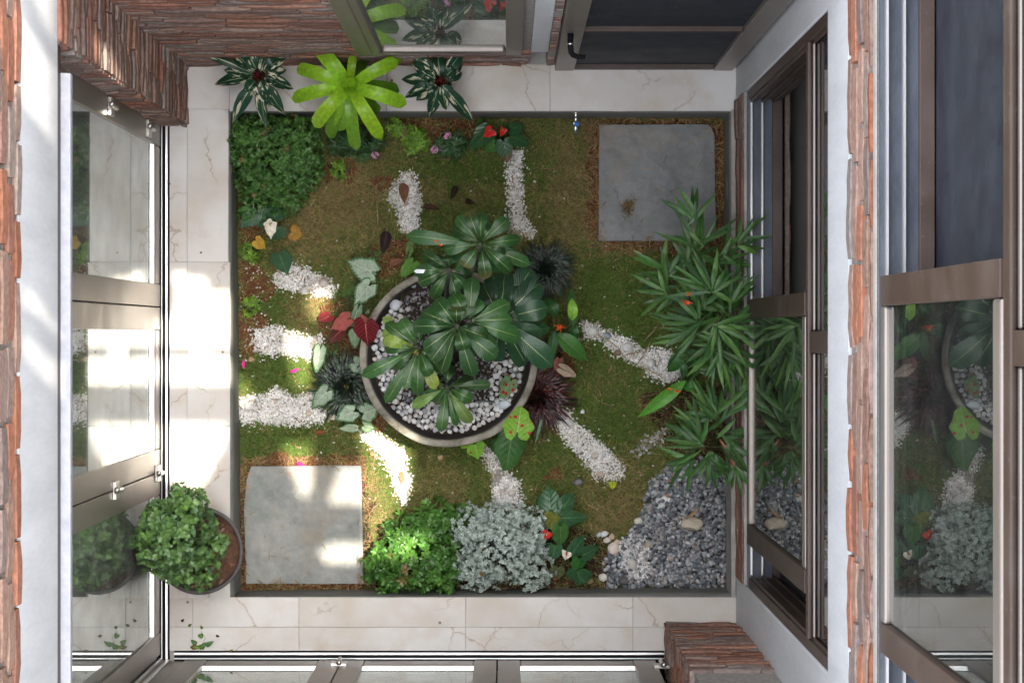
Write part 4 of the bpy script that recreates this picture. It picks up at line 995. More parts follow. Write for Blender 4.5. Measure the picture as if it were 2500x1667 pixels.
pebble(*B2(1765, 1225), -.045, .052, .2, (.60, .66, .72), 'large bluish white pebble under the pale caladium leaf in the bowl', 'accent pebbles in the bowl')
pebble(*B2(1110, 572), -.05, .024, .2, (.72, .70, .66), 'cream round pebble right of the largest oval one in the bowl', 'accent pebbles in the bowl')
pebble(*B2(1145, 413), -.05, .026, .2, (.66, .70, .74), 'squarish white pebble under the frangipani at the upper left of the bowl', 'accent pebbles in the bowl')

# ================================================================== plants
LM_FRANG = leafmat('frangipani_leaf', rib=(.36, .42, .17), ribw=.026, veins=.10, vscale=15, rough=.30, trans=.1, spec=.45)
LM_BROM = leafmat('bromeliad_leaf', streak=.35, rough=.32, trans=.2)
LM_VAR = leafmat('variegated_leaf', rib=(.30, .36, .24), ribw=.035, cream=(.64, .60, .44), cth=.565, rough=.32, trans=.12)
LM_ANTH = leafmat('anthurium_leaf', rib=(.13, .22, .09), ribw=.020, veins=.16, vscale=4.2, rough=.3, trans=.1, heartveins=True)
LM_CALW = leafmat('pale_caladium_leaf', rib=(.55, .62, .5), ribw=.02, veins=.5, vscale=5, edge=(.09, .20, .08), e0=.86, rough=.5, trans=.2, heartveins=True)
LM_CALR = leafmat('red_caladium_leaf', rib=(.52, .16, .14), ribw=.022, veins=.28, vscale=5, rough=.5, trans=.2, heartveins=True)
LM_CALG = leafmat('spotted_caladium_leaf', rib=(.40, .52, .22), ribw=.018, veins=.25, vscale=5, spot=(.42, .03, .02), rough=.45, trans=.22, heartveins=True)
LM_SMALL = leafmat('small_leaf', rib=(.16, .25, .09), ribw=.06, rough=.35, trans=.15)
LM_SILV = leafmat('silver_leaf', rough=.7, trans=.1, spec=.2)
LM_BAMB = leafmat('bamboo_leaf', rib=(.12, .22, .08), ribw=.03, streak=.3, rough=.42, trans=.15)
LM_DRY = leafmat('dead_leaf', rib=(.12, .07, .04), ribw=.03, streak=.4, rough=.8, trans=.05, spec=.15)
LM_PETAL = leafmat('waxy_petal', veins=.12, rib=(.5, .05, .04), ribw=.0, vscale=5, rough=.22, trans=.05, heartveins=True)
LM_BLADE = leafmat('grass_tuft_blade', streak=.3, rough=.35, trans=.05, spec=.5)
STEMM = colmat('stem', .6, .3, 40)
POTM = m_plain('dark_clay_pot', (.05, .048, .047), (.11, .10, .095), .6, 12)
SOILM = m_plain('brown_compost', (.06, .032, .02), (.16, .085, .05), .95, 45, bstr=.9, bdist=.01)
A = np.array

# ---- frangipani
ft = thing('frangipani_shrub', 'dark green frangipani with big paddle leaves growing from the concrete bowl', 'shrub', (BC[0], BC[1], -.07))
DG = (.022, .072, .020)
def rosette(parent, center, z, tips, width, col=DG, dz=(-.05, .02), arch=.03, stub=True, lens=None):
    c = P(*center, z); mb = MB()
    extra = []
    if len(tips) > 5:
        av = np.mean([math.hypot(t_[0] - center[0], t_[1] - center[1]) for t_ in tips])
        for k_ in range(5):
            th = k_ * 1.257 + random.uniform(-.5, .5); r_ = av * random.uniform(.55, .95)
            extra.append((center[0] + r_ * math.cos(th), center[1] + r_ * math.sin(th), tuple(np.array(col) * random.uniform(.75, 1.35)), width * random.uniform(.75, 1.), random.uniform(-.12, -.03)))
    for i, tp in enumerate(list(tips) + extra):
        cc = col; ww = width * .96
        if len(tp) > 2: cc = tp[2]
        if len(tp) > 3: ww = tp[3] / .92
        tz = z + random.uniform(*dz) + (tp[4] if len(tp) > 4 else 0); tpt = P(tp[0], tp[1], tz)
        d = unit(tpt - c); st = c + d * A([1, 1, 0]) * random.uniform(.004, .012) + A([0, 0, -.004 * i])
        leaf(mb, st, tpt, ww * random.uniform(.88, 1.1), 'obov', arch + random.uniform(-.015, .03), random.uniform(.05, .3), random.uniform(-.4, .4), cc, 12, 6, .05, .22, (.10, .09, .03) if random.random() < .035 else None)
    o = mb.build('leaf_rosette', LM_FRANG, parent, smooth=True)
    return c
def t2(f, *pts): return [f(*p[:2]) + tuple(p[2:]) for p in pts]
PALE = (.13, .22, .055); MID = (.034, .10, .026)
cs = []
cs.append(rosette(ft, B2(1445, 690), .72, t2(B2, (1140, 690), (1205, 590), (1300, 500), (1215, 850), (1265, 925), (1330, 1005), (1555, 1035), (1715, 905), (1500, 850), (1440, 560), (1655, 770)), .072))
cs.append(rosette(ft, B2(1530, 655), .66, t2(B2, (1805, 530), (1820, 640), (1880, 765), (1550, 352), (1700, 860), (1420, 470)), .074, MID))
cs.append(rosette(ft, B2(1392, 302), .60, t2(B2, (1148, 315), (1178, 395), (1272, 505), (1505, 430), (1245, 215), (1555, 300), (1210, 190), (1450, 520), (1380, 200)), .055))
cs.append(rosette(ft, B2(1605, 128), .78, t2(B2, (1882, 100), (1868, 225), (1815, 318), (1945, 270), (1645, 365), (1490, 285), (1352, 165), (1440, -60), (1520, -100), (1795, -45), (1098, 70), (1610, -80)), .056))
cs.append(rosette(ft, B2(1185, 835), .50, t2(B2, (955, 665), (948, 840), (985, 970), (795, 1030), (1085, 1120), (955, 1215), (1175, 1165), (1255, 1030), (1060, 640), (1250, 900), (1300, 1120, (.16, .22, .03)), (935, 780, (.2, .3, .05)), (1150, 880, (.45, .28, .04), .03), (1210, 1080)), .056, MID))
cs.append(rosette(ft, B2(1375, 1105), .40, t2(B2, (1335, 1410), (1540, 1350, PALE), (1135, 1240, PALE), (1445, 1370, MID, .03), (1675, 1085), (1320, 1115), (1550, 1190), (1230, 1165)), .055, MID))
cs.append(rosette(ft, B3(60, 640), .42, t2(B3, (415, 960), (325, 395), (345, 655), (90, 330), (235, 950), (20, 930), (200, 560), (330, 790), (-60, 400), (180, 470), (270, 300), (380, 560), (10, 330), (300, 880), (140, 380)), .100, (.020, .062, .028)))
rosette(ft, A2(1590, 1560), .30, t2(A2, (1555, 1440, (.10, .2, .05)), (1480, 1520), (1650, 1470, (.08, .17, .05))), .055)
bc_ = A([BC[0], BC[1], -.08])
for i, c in enumerate(cs):
    mb = MB(); mid = bc_ + (c - bc_) * .5 + A([random.uniform(-.03, .03), random.uniform(-.03, .03), -.05]); st = bc_ + A([.03 * math.cos(i), .03 * math.sin(i), 0])
    mb.tube([st, (st + mid) / 2, mid, (mid + c) / 2 + A([0, 0, .0]), c + A([0, 0, -.004]), c + A([0, 0, .012])], [.016, .014, .013, .012, .011, .003], 9, (.085, .085, .07)); mb.build('branch', STEMM, ft, smooth=True)
mb = MB(); c = cs[3]; mb.tube([c, c + A([0, 0, .05])], [.006, .002], 6, (.12, .2, .06)); mb.build('bud', STEMM, ft, smooth=True)
mb = MB(); leaf(mb, P(*B2(1245, 316), .63), P(*B2(1150, 313), .625), .016, 'strap', .004, .1, 0, (.55, .62, .66), 6, 2); mb.build('painted_glint', m_plain('glint_paint', (.55, .6, .64), (.7, .75, .8), .1, 20), ft, smooth=True)  # pale strip: a glint on the leaf, put into the colour

# ---- bromeliad and variegated plants standing on the marble
def pot(parent, u, v, r, h, col=None):
    c = P(u, v, 0); mb = MB(); mb.lathe([(r * .7, .001), (r * .95, h * .8), (r * 1.05, h * .85), (r * 1.05, h), (r * .9, h), (r * .88, h * .92)], c[:2], 28); mb.build('pot', POTM, parent, smooth=True)
    mb = MB(); mb.lathe([(r * .9, h * .9), (.001, h * .93)], c[:2], 20); mb.build('potting_soil', SOILM, parent)
LIME = (.29, .52, .028)
bt = thing('bromeliad', 'bright lime green bromeliad with broad strap leaves in a pot on the marble ledge', 'potted plant', P(862, 212))
pot(bt, 858, 216, .075, .16)
z0 = .34
c = P(*A2(712, 590), z0); mb = MB()
for uv, w, zt, cl, ar in [((1065, 385), 85, .30, (.12, .25, .02), .03), ((800, 400), 120, .16, (.09, .2, .02), .05), ((540, 380), 110, .18, (.11, .24, .02), .05), ((1050, 620), 100, .2, (.12, .27, .02), .04), ((900, 780), 110, .17, (.11, .24, .02), .04),
                          ((570, 945), 95, .14, (.15, .32, .025), .06), ((640, 895), 95, .2, (.2, .38, .025), .06), ((930, 960), 80, .2, (.17, .3, .02), .06),
                          ((755, 1025), 90, .16, (.17, .36, .03), .09), ((925, 945), 95, .24, LIME, .09), ((1098, 715), 100, .28, LIME, .07), ((1040, 415), 95, .34, LIME, .05), ((735, 380), 60, .38, (.2, .36, .02), .04),
                          ((500, 330), 105, .34, LIME, .06), ((348, 465), 95, .30, LIME, .06), ((315, 680), 95, .28, LIME, .07), ((470, 870), 100, .26, LIME, .08)]:
    tpt = P(*A2(*uv), zt); st = c + unit(tpt - c) * .012 + A([0, 0, -.02]); leaf(mb, st, tpt, w * .357 * (CZ - zt) / FPX, 'strap', ar, .22, random.uniform(-.2, .2), cl, 14, 6, .03, .06)
mb.build('foliage', LM_BROM, bt, smooth=True)
mb = MB()
for a in range(6):
    th = a * 1.05; tpt = c + A([.035 * math.cos(th), .035 * math.sin(th), .05]); leaf(mb, c + A([0, 0, -.02]), tpt, .03, 'strap', .0, .3, 0, LIME, 8, 4)
mb.build('center_leaves', LM_BROM, bt, smooth=True)

def varplant(label, cen, tips, A_, wpx=62, fl=True):
    t = thing('variegated_plant', label, 'potted plant', P(*cen), 'variegated plants on the marble ledge'); pot(t, cen[0], cen[1], .055, .13)
    mb = MB(); c = P(*cen, .30)
    for i, tp in enumerate(tips):
        u_, v_ = A_(*tp[:2]); zt = tp[2] if len(tp) > 2 else random.uniform(.16, .30); w = (tp[3] if len(tp) > 3 else wpx) * .357 * (CZ - zt) / FPX
        tpt = P(u_, v_, zt); st = c + unit(tpt - c) * .03 * A([1, 1, 0]) + A([0, 0, -.03])
        leaf(mb, st, tpt, w, 'lance', random.uniform(.02, .05), .3, random.uniform(-.35, .35), (.018, .060, .032), 12, 6, .05, .2)
    mb.build('foliage', LM_VAR, t, smooth=True)
    mb = MB()
    for a in range(5):
        th = a * 1.26 + .3; leaf(mb, c + A([0, 0, -.03]), c + A([.022 * math.cos(th), .022 * math.sin(th), .02]), .018, 'ovate', .0, .4, 0, (.10, .018, .02), 6, 4)
    mb.build('center_bracts', LM_PETAL, t, smooth=True)
varplant('dark green leaved plant with large cream splashes in a pot, leftmost on the marble ledge', (630, 184), [(1330, 345, .26, 55), (1580, 338), (1700, 345), (1860, 345), (1955, 400), (2010, 610), (1945, 785), (1820, 880, .12, 85), (1850, 735), (1590, 845), (1465, 580), (1530, 480), (1960, 480), (1700, 640), (1900, 560)], A1, 98)
varplant('dark green leaved plant with cream edges in a pot, right of the lime bromeliad', (1075, 200), [(1130, 345), (1310, 338), (1495, 342), (1480, 500), (1555, 835, .12), (1372, 755), (1255, 805, .14), (1165, 690), (1085, 670), (1062, 545), (1135, 430), (1440, 460), (1210, 500), (1480, 440), (1230, 630), (1420, 700, .12)], A2, 92)

# ---- small leaved shrubs
def shrub(name, label, cat, blobs, L, W, per, n, cols, shape='ov', loc=None, stemcol=(.06, .045, .03), a=(.5, 1.35), mat=LM_SMALL, inner=.35, group=None, tipcol=None):
    """blobs: (u, v, z, rx_px, ry_px, rz_m)"""
    b0 = blobs[0]; loc = P(b0[0], b0[1], ZS) if loc is None else loc
    t = thing(name, label, cat, loc, group)
    tot = sum(b[3] * b[4] for b in blobs); T = []; AX = []
    for (u_, v_, z_, ru, rv, rz) in blobs:
        m = int(n * ru * rv / tot); c = P(u_, v_, z_); s = (CZ - z_) / FPX
        d = unit(rng.normal(size=(m * 3, 3))); d = d[d[:, 2] > -.35][:m]; m = len(d)
        lump = np.array([1 + .27 * noise.noise(Vector(q * 2.6) + Vector((u_, v_, 0))) + .08 * noise.noise(Vector(q * 7)) for q in d])
        r = np.where(rng.random(m) < inner, rng.uniform(.55, .9, m), np.where(rng.random(m) < .07, rng.uniform(1.04, 1.22, m), rng.uniform(.9, 1.04, m))) * lump
        pos = c + d * r[:, None] * A([ru * s, rv * s, rz]); T.append(pos); AX.append(unit(d * A([.8, .8, 1.]) + A([0, 0, .35]) + rng.normal(0, .25, (m, 3))))
    T = np.concatenate(T); AX = np.concatenate(AX)
    cn = fbm(T[:, 0], T[:, 1], 11., 4., 2); f = np.clip(.5 + .5 * cn + rng.normal(0, .22, len(T)), 0, 1)[:, None]
    cc = A(cols[0]) * (1 - f) + A(cols[1]) * f
    cc = np.where(rng.random((len(T), 1)) < .012, A([.2, .13, .05]), cc)
    V, F, at = leafcloud(T, AX, per, L, W, a[0], a[1], cc, shape=shape, drop=L * .5)
    link('foliage', fast_mesh('foliage', V - loc, F, at, True), mat, t)
    mb = MB()
    for i in rng.choice(len(T), min(len(T), 70), replace=False):
        b_ = loc + A([rng.normal(0, .02), rng.normal(0, .02), 0]); m_ = (b_ + T[i]) / 2 + A([0, 0, -.01]) + rng.normal(0, .01, 3)
        mb.tube([b_, m_, T[i]], [.004, .003, .0015], 5, stemcol)
    mb.build('stems', STEMM, t, smooth=True)
    return t
shrub('clipped_shrub', 'dense rounded dark green shrub with small leaves in the upper left corner of the bed', 'shrub', [(675, 385, -.12, 106, 92, .17), (720, 330, -.1, 62, 46, .14), (620, 330, -.12, 58, 46, .15), (640, 430, -.13, 66, 60, .13), (700, 480, -.18, 46, 44, .09), (615, 500, -.2, 34, 40, .07), (740, 400, -.13, 52, 72, .13)], .020, .0088, 7, 1350, [(.034, .105, .022), (.08, .20, .035)])
shrub('clipped_shrub', 'bright green small leaved shrub between the lower slab and the silver shrub', 'shrub', [(1005, 1365, -.14, 100, 76, .16), (945, 1390, -.16, 50, 54, .12), (1065, 1270, -.17, 62, 50, .12), (1085, 1380, -.15, 44, 66, .13), (1010, 1300, -.18, 60, 46, .10), (1130, 1260, -.2, 30, 30, .08)], .028, .0135, 7, 640, [(.034, .115, .02), (.085, .22, .03)], shape='ob')
shrub('silver_shrub', 'silvery grey leaved bushy shrub at the bottom of the bed', 'shrub', [(1222, 1340, -.10, 106, 88, .19), (1150, 1290, -.13, 48, 56, .13), (1290, 1290, -.13, 48, 62, .13), (1300, 1390, -.15, 48, 52, .12), (1160, 1390, -.15, 50, 52, .12), (1230, 1265, -.14, 66, 46, .12)], .016, .0075, 9, 1150, [(.33, .40, .365), (.45, .52, .48)], shape='ob', mat=LM_SILV, stemcol=(.2, .22, .19), inner=.5)
# potted shrub in front of the left doors
pc = P(487, 1344, .27)
t = thing('potted_shrub', 'green glossy round leaved shrub in a dark round pot by the left glass doors', 'potted plant', (pc[0], pc[1], 0))
s_ = (CZ - .27) / FPX; Rp = 107 * s_
mb = MB(); mb.lathe([(Rp * .62, .002), (Rp * .8, .1), (Rp * .93, .2), (Rp * .97, .255), (Rp, .262), (Rp * 1.0, .275), (Rp * .93, .277), (Rp * .91, .262), (Rp * .89, .2)], pc[:2], 56); mb.build('pot', POTM, t, smooth=True)
mb = MB(); mb.lathe([(Rp * .9, .215), (Rp * .5, .225), (.001, .22)], pc[:2], 30); mb.build('potting_soil', SOILM, t, smooth=True)
mb = MB()
for i in range(46):
    a_, r_ = random.uniform(0, 6.28), Rp * .85 * math.sqrt(random.random()); q = A([pc[0] + r_ * math.cos(a_), pc[1] + r_ * math.sin(a_), .228 + random.uniform(0, .01)]); th = random.uniform(0, 6.28)
    leaf(mb, q, q + A([math.cos(th), math.sin(th), .1]) * random.uniform(.015, .035), random.uniform(.008, .015), 'ovate', .005, .2, random.uniform(-.5, .5), random.choice([(.22, .12, .07), (.16, .08, .05), (.30, .2, .13)]), 5, 2)
mb.build('leaf_litter', LM_DRY, t)['kind'] = 'stuff'
blobs = [(425, 1305, .62, 82, 84, .17), (455, 1240, .66, 46, 46, .13), (390, 1330, .56, 56, 62, .15), (440, 1375, .52, 64, 50, .13), (520, 1330, .48, 36, 34, .08), (445, 1200, .72, 24, 24, .06), (480, 1220, .6, 20, 22, .06), (390, 1275, .62, 42, 50, .13), (505, 1385, .42, 32, 30, .06), (480, 1428, .42, 30, 12, .05), (505, 1285, .52, 30, 34, .08)]
T = []; AX = []; tot = sum(b[3] * b[4] for b in blobs)
for (u_, v_, z_, ru, rv, rz) in blobs:
    m = int(700 * ru * rv / tot); c = P(u_, v_, z_); s = (CZ - z_) / FPX; d = unit(rng.normal(size=(m * 3, 3))); d = d[d[:, 2] > -.45][:m]
    lump = np.array([1 + .2 * noise.noise(Vector(q * 3) + Vector((u_, 0, 0))) for q in d]); T.append(c + d * (lump * rng.uniform(.72, 1.13, len(d)))[:, None] * A([ru * s, rv * s, rz])); AX.append(unit(d + A([0, 0, .3]) + rng.normal(0, .25, (len(d), 3))))
T = np.concatenate(T); AX = np.concatenate(AX); f = np.clip(rng.normal(.35, .3, len(T)), 0, 1)[:, None]
V, F, at = leafcloud(T, AX, 6, .0245, .0172, .6, 1.3, A([.065, .13, .055]) * (1 - f) + A([.14, .27, .055]) * f, shape='ob', drop=.012)
link('foliage', fast_mesh('foliage', V - LOC[t.name], F, at, True), LM_SMALL, t)
mb = MB()
for i in rng.choice(len(T), 60, replace=False):
    b_ = A([pc[0], pc[1], .21]) + A([rng.normal(0, .012), rng.normal(0, .012), 0]); mb.tube([b_, b_ * .6 + T[i] * .4 + A([0, 0, .06]), T[i]], [.009, .006, .002], 6, (.12, .10, .08))
mb.build('branches', STEMM, t, smooth=True)

# ---- little herbs
def herb(label, blobs, cols, n=50, L=.02, W=.008, per=7, name='herb_tuft', cat='herb', group=None, shape='la', a=(.7, 1.4)):
    return shrub(name, label, cat, blobs, L, W, per, n, cols, shape, None, (.08, .09, .03), a, group=group, inner=.25)
LH = [(.13, .27, .028), (.24, .42, .04)]
hg = 'small lime green herbs in the bare soil'
herb('lime green herb spreading between the bromeliad and the pink flowers', [(1012, 345, -.22, 30, 30, .05), (985, 322, -.23, 22, 16, .04), (962, 304, -.23, 18, 14, .04)], LH, 64, .028, .010, group=hg)
herb('small lime green herb alone on soil right of the dark green shrub', [(830, 415, -.23, 20, 21, .04)], LH, 26, .022, .008, group=hg)
herb('small lime green herb below the yellow leaf on the left', [(612, 617, -.23, 19, 23, .04)], LH, 28, .022, .008, group=hg)
herb('small lime green herb on red soil above the gravel, by the left kerb', [(612, 748, -.23, 20, 21, .04)], LH, 28, .022, .008, group=hg)
herb('small dark green herb beside the bamboo foot', [(1660, 1043, -.22, 27, 25, .05)], [(.05, .12, .03), (.10, .2, .04)], 46, .014, .007, shape='ob')
herb('low green weeds around the pale caladium leaves', [(860, 740, -.255, 46, 50, .02), (900, 640, -.255, 40, 40, .02), (800, 860, -.255, 30, 26, .02)], [(.06, .14, .03), (.13, .22, .05)], 70, .026, .006)
# ---- pink flowering plants
def pentas(label, blobs, flowers, n):
    t = herb(label, blobs, [(.022, .075, .03), (.045, .12, .04)], n, .030, .0085, 7, 'flowering_plant', 'flowering plant', 'pink flowering plants')
    loc = LOC[t.name]
    for (u_, v_) in flowers:
        c = P(u_, v_, -.13); mb = MB()
        mb.tube([c + A([0, 0, -.1]), c], [.002, .002], 5, (.08, .15, .04))
        for i in range(26):
            d = unit(A([random.gauss(0, 1), random.gauss(0, 1), abs(random.gauss(0, .8)) + .3])); q = c + d * .016; ax = unit(np.cross(d, rng.normal(size=3))); bx = np.cross(d, ax)
            for k in range(5):
                e = ax * math.cos(k * 1.256) + bx * math.sin(k * 1.256); leaf(mb, q, q + e * .0058, .0036, 'ovate', .0, .1, 0, random.choice([(.62, .30, .48), (.70, .42, .58), (.55, .2, .38)]), 2, 2)
        mb.build('flower_head', LM_PETAL, t)
pentas('dark leaved plant with two round pink flower heads in the red soil', [(1100, 358, -.2, 38, 30, .07)], [(1091, 331), (1061, 366)], 70)
pentas('dark leaved plant with one pink flower head under the bromeliad leaves', [(885, 350, -.2, 52, 40, .08), (840, 345, -.2, 40, 38, .06)], [(916, 379)], 110)

# ---- mondo grass tufts
def tuft(label, uv, rpx, cols, n, w=.0045, h=.10, name='grass_tuft'):
    c = P(*uv, ZS); R_ = rpx * .0031; t = thing(name, label, 'grass tuft', c); mb = MB()
    for i in range(n):
        th = random.uniform(0, 6.283); r0 = .02 * math.sqrt(random.random()) * (R_ / .1); rr = R_ * random.uniform(.3, 1.0) * random.choice((.75, 1., 1.)); st = c + A([r0 * math.cos(th + .6), r0 * math.sin(th + .6), 0]); th2 = th + random.gauss(0, .3)
        tipz = h * (1 - (rr / R_) ** 1.6 * .75) * random.uniform(.7, 1.2)
        leaf(mb, st, c + A([rr * math.cos(th2), rr * math.sin(th2), tipz]), w * random.uniform(.7, 1.2), 'grass', random.uniform(.03, .06), .5, 0, random.choice(cols), 5, 2)
    mb.build('blades', LM_BLADE, t, smooth=True)
BLK = [(.02, .034, .024), (.034, .05, .036), (.02, .024, .022), (.05, .085, .05)]
tuft('dark blackish green grass tuft left of the bowl rim', (846, 942), 62, BLK, 420, .010)
tuft('dark blackish grass tuft in shade at the upper right of the bowl', (1330, 660), 54, BLK, 380, .0095)
tuft('dark reddish purple grass tuft at the lower right of the bowl', (1311, 968), 66, [(.035, .012, .014), (.06, .016, .018), (.02, .012, .012), (.11, .03, .025)], 520, .008)

# ---- heart leaved plants
def heartplant(name, label, cat, base, zb, leaves, mat, petals=(), group=None, stemcol=(.08, .12, .04), cup=.1):
    lob = 1.45 if name == 'caladium' else 1.
    c = P(*base, ZS); t = thing(name, label, cat, c, group); mb = MB(); sm = MB(); hasstem = False
    for l in leaves:
        (au, av), (tu, tv), wpx, col = l[:4]; z = l[4] if len(l) > 4 else zb + random.uniform(-.02, .03); tc = l[5] if len(l) > 5 else None
        att = P(au, av, z); tip = P(tu, tv, z - random.uniform(.01, .035)); heart(mb, att, tip, wpx * (CZ - z) / FPX, col, cup * random.uniform(.6, 1.8), random.uniform(-.55, .55), lobes=lob, tipcol=tc)
        sm.tube([c, (c + att) / 2 + A([0, 0, .02]), att + A([0, 0, -.002])], [.0028, .0024, .002], 5, stemcol)
    mb.build('foliage', mat, t, smooth=True); sm.build('stems', STEMM, t, smooth=True)
    for (au, av), (tu, tv), wpx, col, sp, pm in petals:
        z = zb + .06; att = P(au, av, z); tip = P(tu, tv, z - .005); mb = MB(); heart(mb, att, tip, wpx * (CZ - z) / FPX, col, .22, random.uniform(-.5, .5), lobes=.3); fo = mb.build('flower', pm, t, smooth=True)
        mb = MB(); d = unit(tip - att); mb.tube([att + A([0, 0, .002]), att + d * .008 + A([0, 0, .016]), att + d * .014 + A([0, 0, .03])], [.0035, .004, .002], 8, sp); mb.build('spadix', STEMM, fo, smooth=True)
        sm = MB(); sm.tube([c, att], [.0025, .002], 5, stemcol); sm.build('flower_stem', STEMM, fo, smooth=True)
    return t
AG = (.030, .095, .035); AG2 = (.05, .13, .03)
heartplant('anthurium', 'anthurium with two glossy red flowers below the back ledge', 'anthurium', A2(1740, 960), -.16, [
 (A2(1650, 900), A2(1535, 1032), 52, AG, -.15), (A2(1610, 850), A2(1560, 880), 34, (.06, .13, .03), -.19), (A2(1830, 880), A2(1895, 850), 34, AG, -.13), (A2(1830, 940), A2(1955, 985), 44, AG, -.14), (A2(1765, 985), A2(1795, 1118), 42, AG, -.15, (.16, .07, .04)),
 (A2(1700, 990), A2(1630, 1040), 36, AG2, -.19), (A2(1780, 900), A2(1800, 850), 30, AG2, -.18)], LM_ANTH,
 [(A2(1685, 885), A2(1625, 935), 34, (.62, .028, .03), (.6, .45, .12), LM_PETAL), (A2(1765, 880), A2(1738, 932), 20, (.66, .02, .02), (.6, .45, .12), LM_PETAL)])
WG = (.042, .105, .052)
heartplant('anthurium', 'anthurium with a curled white flower and yellowing leaves by the left kerb', 'anthurium', (650, 560), -.17, [
 (A1(1740, 1470), A1(1640, 1555), 46, WG, -.16), (A1(1880, 1490), A1(1840, 1390), 44, WG, -.16), (B2(215, 20), B2(180, 105), 52, WG, -.15), (A1(1780, 1500), A1(1900, 1440), 50, (.05, .11, .05), -.18), (B2(235, 215), B2(282, 340), 64, WG, -.17),
 (B2(75, 110), B2(140, 160), 32, (.52, .30, .045), -.2), (B2(320, 50), B2(392, 70), 40, (.42, .22, .045), -.21)], LM_ANTH,
 [(A1(1850, 1525), B1(1850, 95), 30, (.72, .66, .54), (.6, .5, .2), LM_PETAL), (A1(1860, 1525), A1(1795, 1540), 22, (.7, .66, .55), (.55, .5, .25), LM_PETAL)])
AD = (.034, .10, .042)
heartplant('anthurium', 'anthurium with one red and one white flower beside the silver shrub', 'anthurium', C3(520, 700), -.15, [
 (C3(400, 370), C3(385, 215), 62, AD, -.13), (C3(490, 365), C3(565, 262), 44, AD, -.13), (C3(500, 440), C3(658, 435), 44, AD, -.12), (C3(425, 425), C3(400, 525), 50, (.16, .17, .03), -.11), (C3(470, 510), C3(475, 640), 46, AG2, -.12),
 (C3(560, 665), C3(645, 555), 42, AD, -.12), (C3(630, 690), C3(748, 635), 42, AD, -.11), (C3(430, 640), C3(415, 735), 46, AD, -.15), (C3(600, 735), C3(560, 800), 40, (.04, .16, .03), -.14), (C3(450, 790), C3(430, 880), 38, (.11, .12, .05), -.17, (.2, .08, .05)), (C3(590, 810), C3(610, 905), 64, AD, -.15), (C3(640, 830), C3(692, 885), 34, AD, -.16, (.25, .16, .09)), (C3(340, 330), C3(305, 300), 40, AD, -.16)], LM_ANTH,
 [(C3(385, 535), C3(355, 590), 26, (.62, .025, .02), (.6, .4, .1), LM_PETAL), (C3(515, 670), C3(500, 728), 27, (.74, .70, .58), (.45, .08, .06), LM_PETAL)])
CW = (.36, .46, .35)
heartplant('caladium', 'pale green and white caladium scattered along the left side of the bowl', 'caladium', (880, 740), -.17, [
 (B2(840, 310), B2(685, 240), 60, CW, -.16), (B2(830, 430), B2(735, 545), 52, CW, -.16), (B2(760, 590), B2(720, 720), 26, (.2, .32, .2), -.18), (B2(745, 745), B2(750, 850), 32, (.25, .36, .22), -.19), (B2(850, 330), B2(860, 365), 34, CW, -.17), (B2(830, 590), B2(845, 605), 16, (.3, .4, .28), -.15)], LM_CALW)
heartplant('caladium', 'white veined caladium around the dark grass tuft at the lower left of the bowl', 'caladium', (838, 960), -.19, [
 (B2(505, 870), B2(475, 1020), 34, CW, -.18), (B2(760, 950), B2(850, 1000), 44, CW, -.19), (B2(540, 1150), B2(445, 1250), 44, CW, -.18), (B2(720, 1280), B2(615, 1330), 44, CW, -.18), (B2(820, 1280), B2(910, 1250), 52, CW, -.19), (B2(730, 1385), B2(628, 1395), 26, (.40, .5, .36), -.2), (B2(820, 1370), B2(885, 1385), 32, (.3, .42, .26), -.2)], LM_CALW)
heartplant('caladium', 'crimson and pink caladium at the left rim of the bowl', 'caladium', (845, 800), -.16, [
 (B2(560, 625), B2(495, 660), 34, (.28, .03, .045), -.17), (B2(680, 650), B2(580, 705), 44, (.50, .13, .12), -.14), (B2(640, 730), B2(560, 800), 40, (.13, .025, .03), -.19), (B2(820, 690), B2(830, 830), 66, (.12, .008, .014), .06), (B2(720, 635), B2(700, 655), 26, (.3, .2, .1), -.15), (B2(810, 640), B2(825, 625), 30, (.4, .12, .11), .02)], LM_CALR)
GC = (.17, .36, .032)
heartplant('caladium', 'bright green caladium leaf with red spots at the lower right rim of the bowl', 'caladium', B3(150, 1440), .06, [(B3(180, 1395), B3(203, 1228), 74, GC, .08)], LM_CALG, cup=.05)
heartplant('caladium', 'dark green broad leaved caladium below the bowl rim', 'caladium', (1240, 1085), -.14, [(B3(130, 1480), C3(100, 135), 76, (.045, .13, .03), -.13), (B3(60, 1500), B3(20, 1560), 50, (.035, .1, .03), -.16), (B3(330, 1380), B3(300, 1505), 8, (.2, .3, .2), -.12)], LM_ANTH, cup=.12)
heartplant('caladium', 'small lime caladium leaves touching the bottom of the bowl rim', 'caladium', (1160, 1095), -.12, [(B2(1520, 1490), B2(1480, 1460), 40, GC, -.05), (B2(1570, 1510), B2(1590, 1600), 46, GC, -.04)], LM_CALG)
heartplant('caladium', 'single pale caladium leaf lying over the pebbles inside the bowl', 'caladium', B2(1800, 1110), -.02, [(B2(1800, 1080), B2(1740, 1190), 44, (.16, .28, .13), .03)], LM_CALG)
heartplant('caladium', 'lime caladium leaves at the left edge of the frangipani', 'caladium', B2(990, 760), -.02, [(B2(975, 650), B2(935, 625), 26, (.28, .40, .10), .1), (B2(980, 740), B2(935, 770), 34, (.28, .40, .10), .1), (B2(1130, 270), B2(1060, 360), 36, (.12, .27, .05), .06), (B2(1120, 160), B2(1100, 230), 22, (.2, .34, .12), -.1), (B2(1120, 130), B2(1130, 100), 20, (.2, .34, .12), -.1)], LM_ANTH)
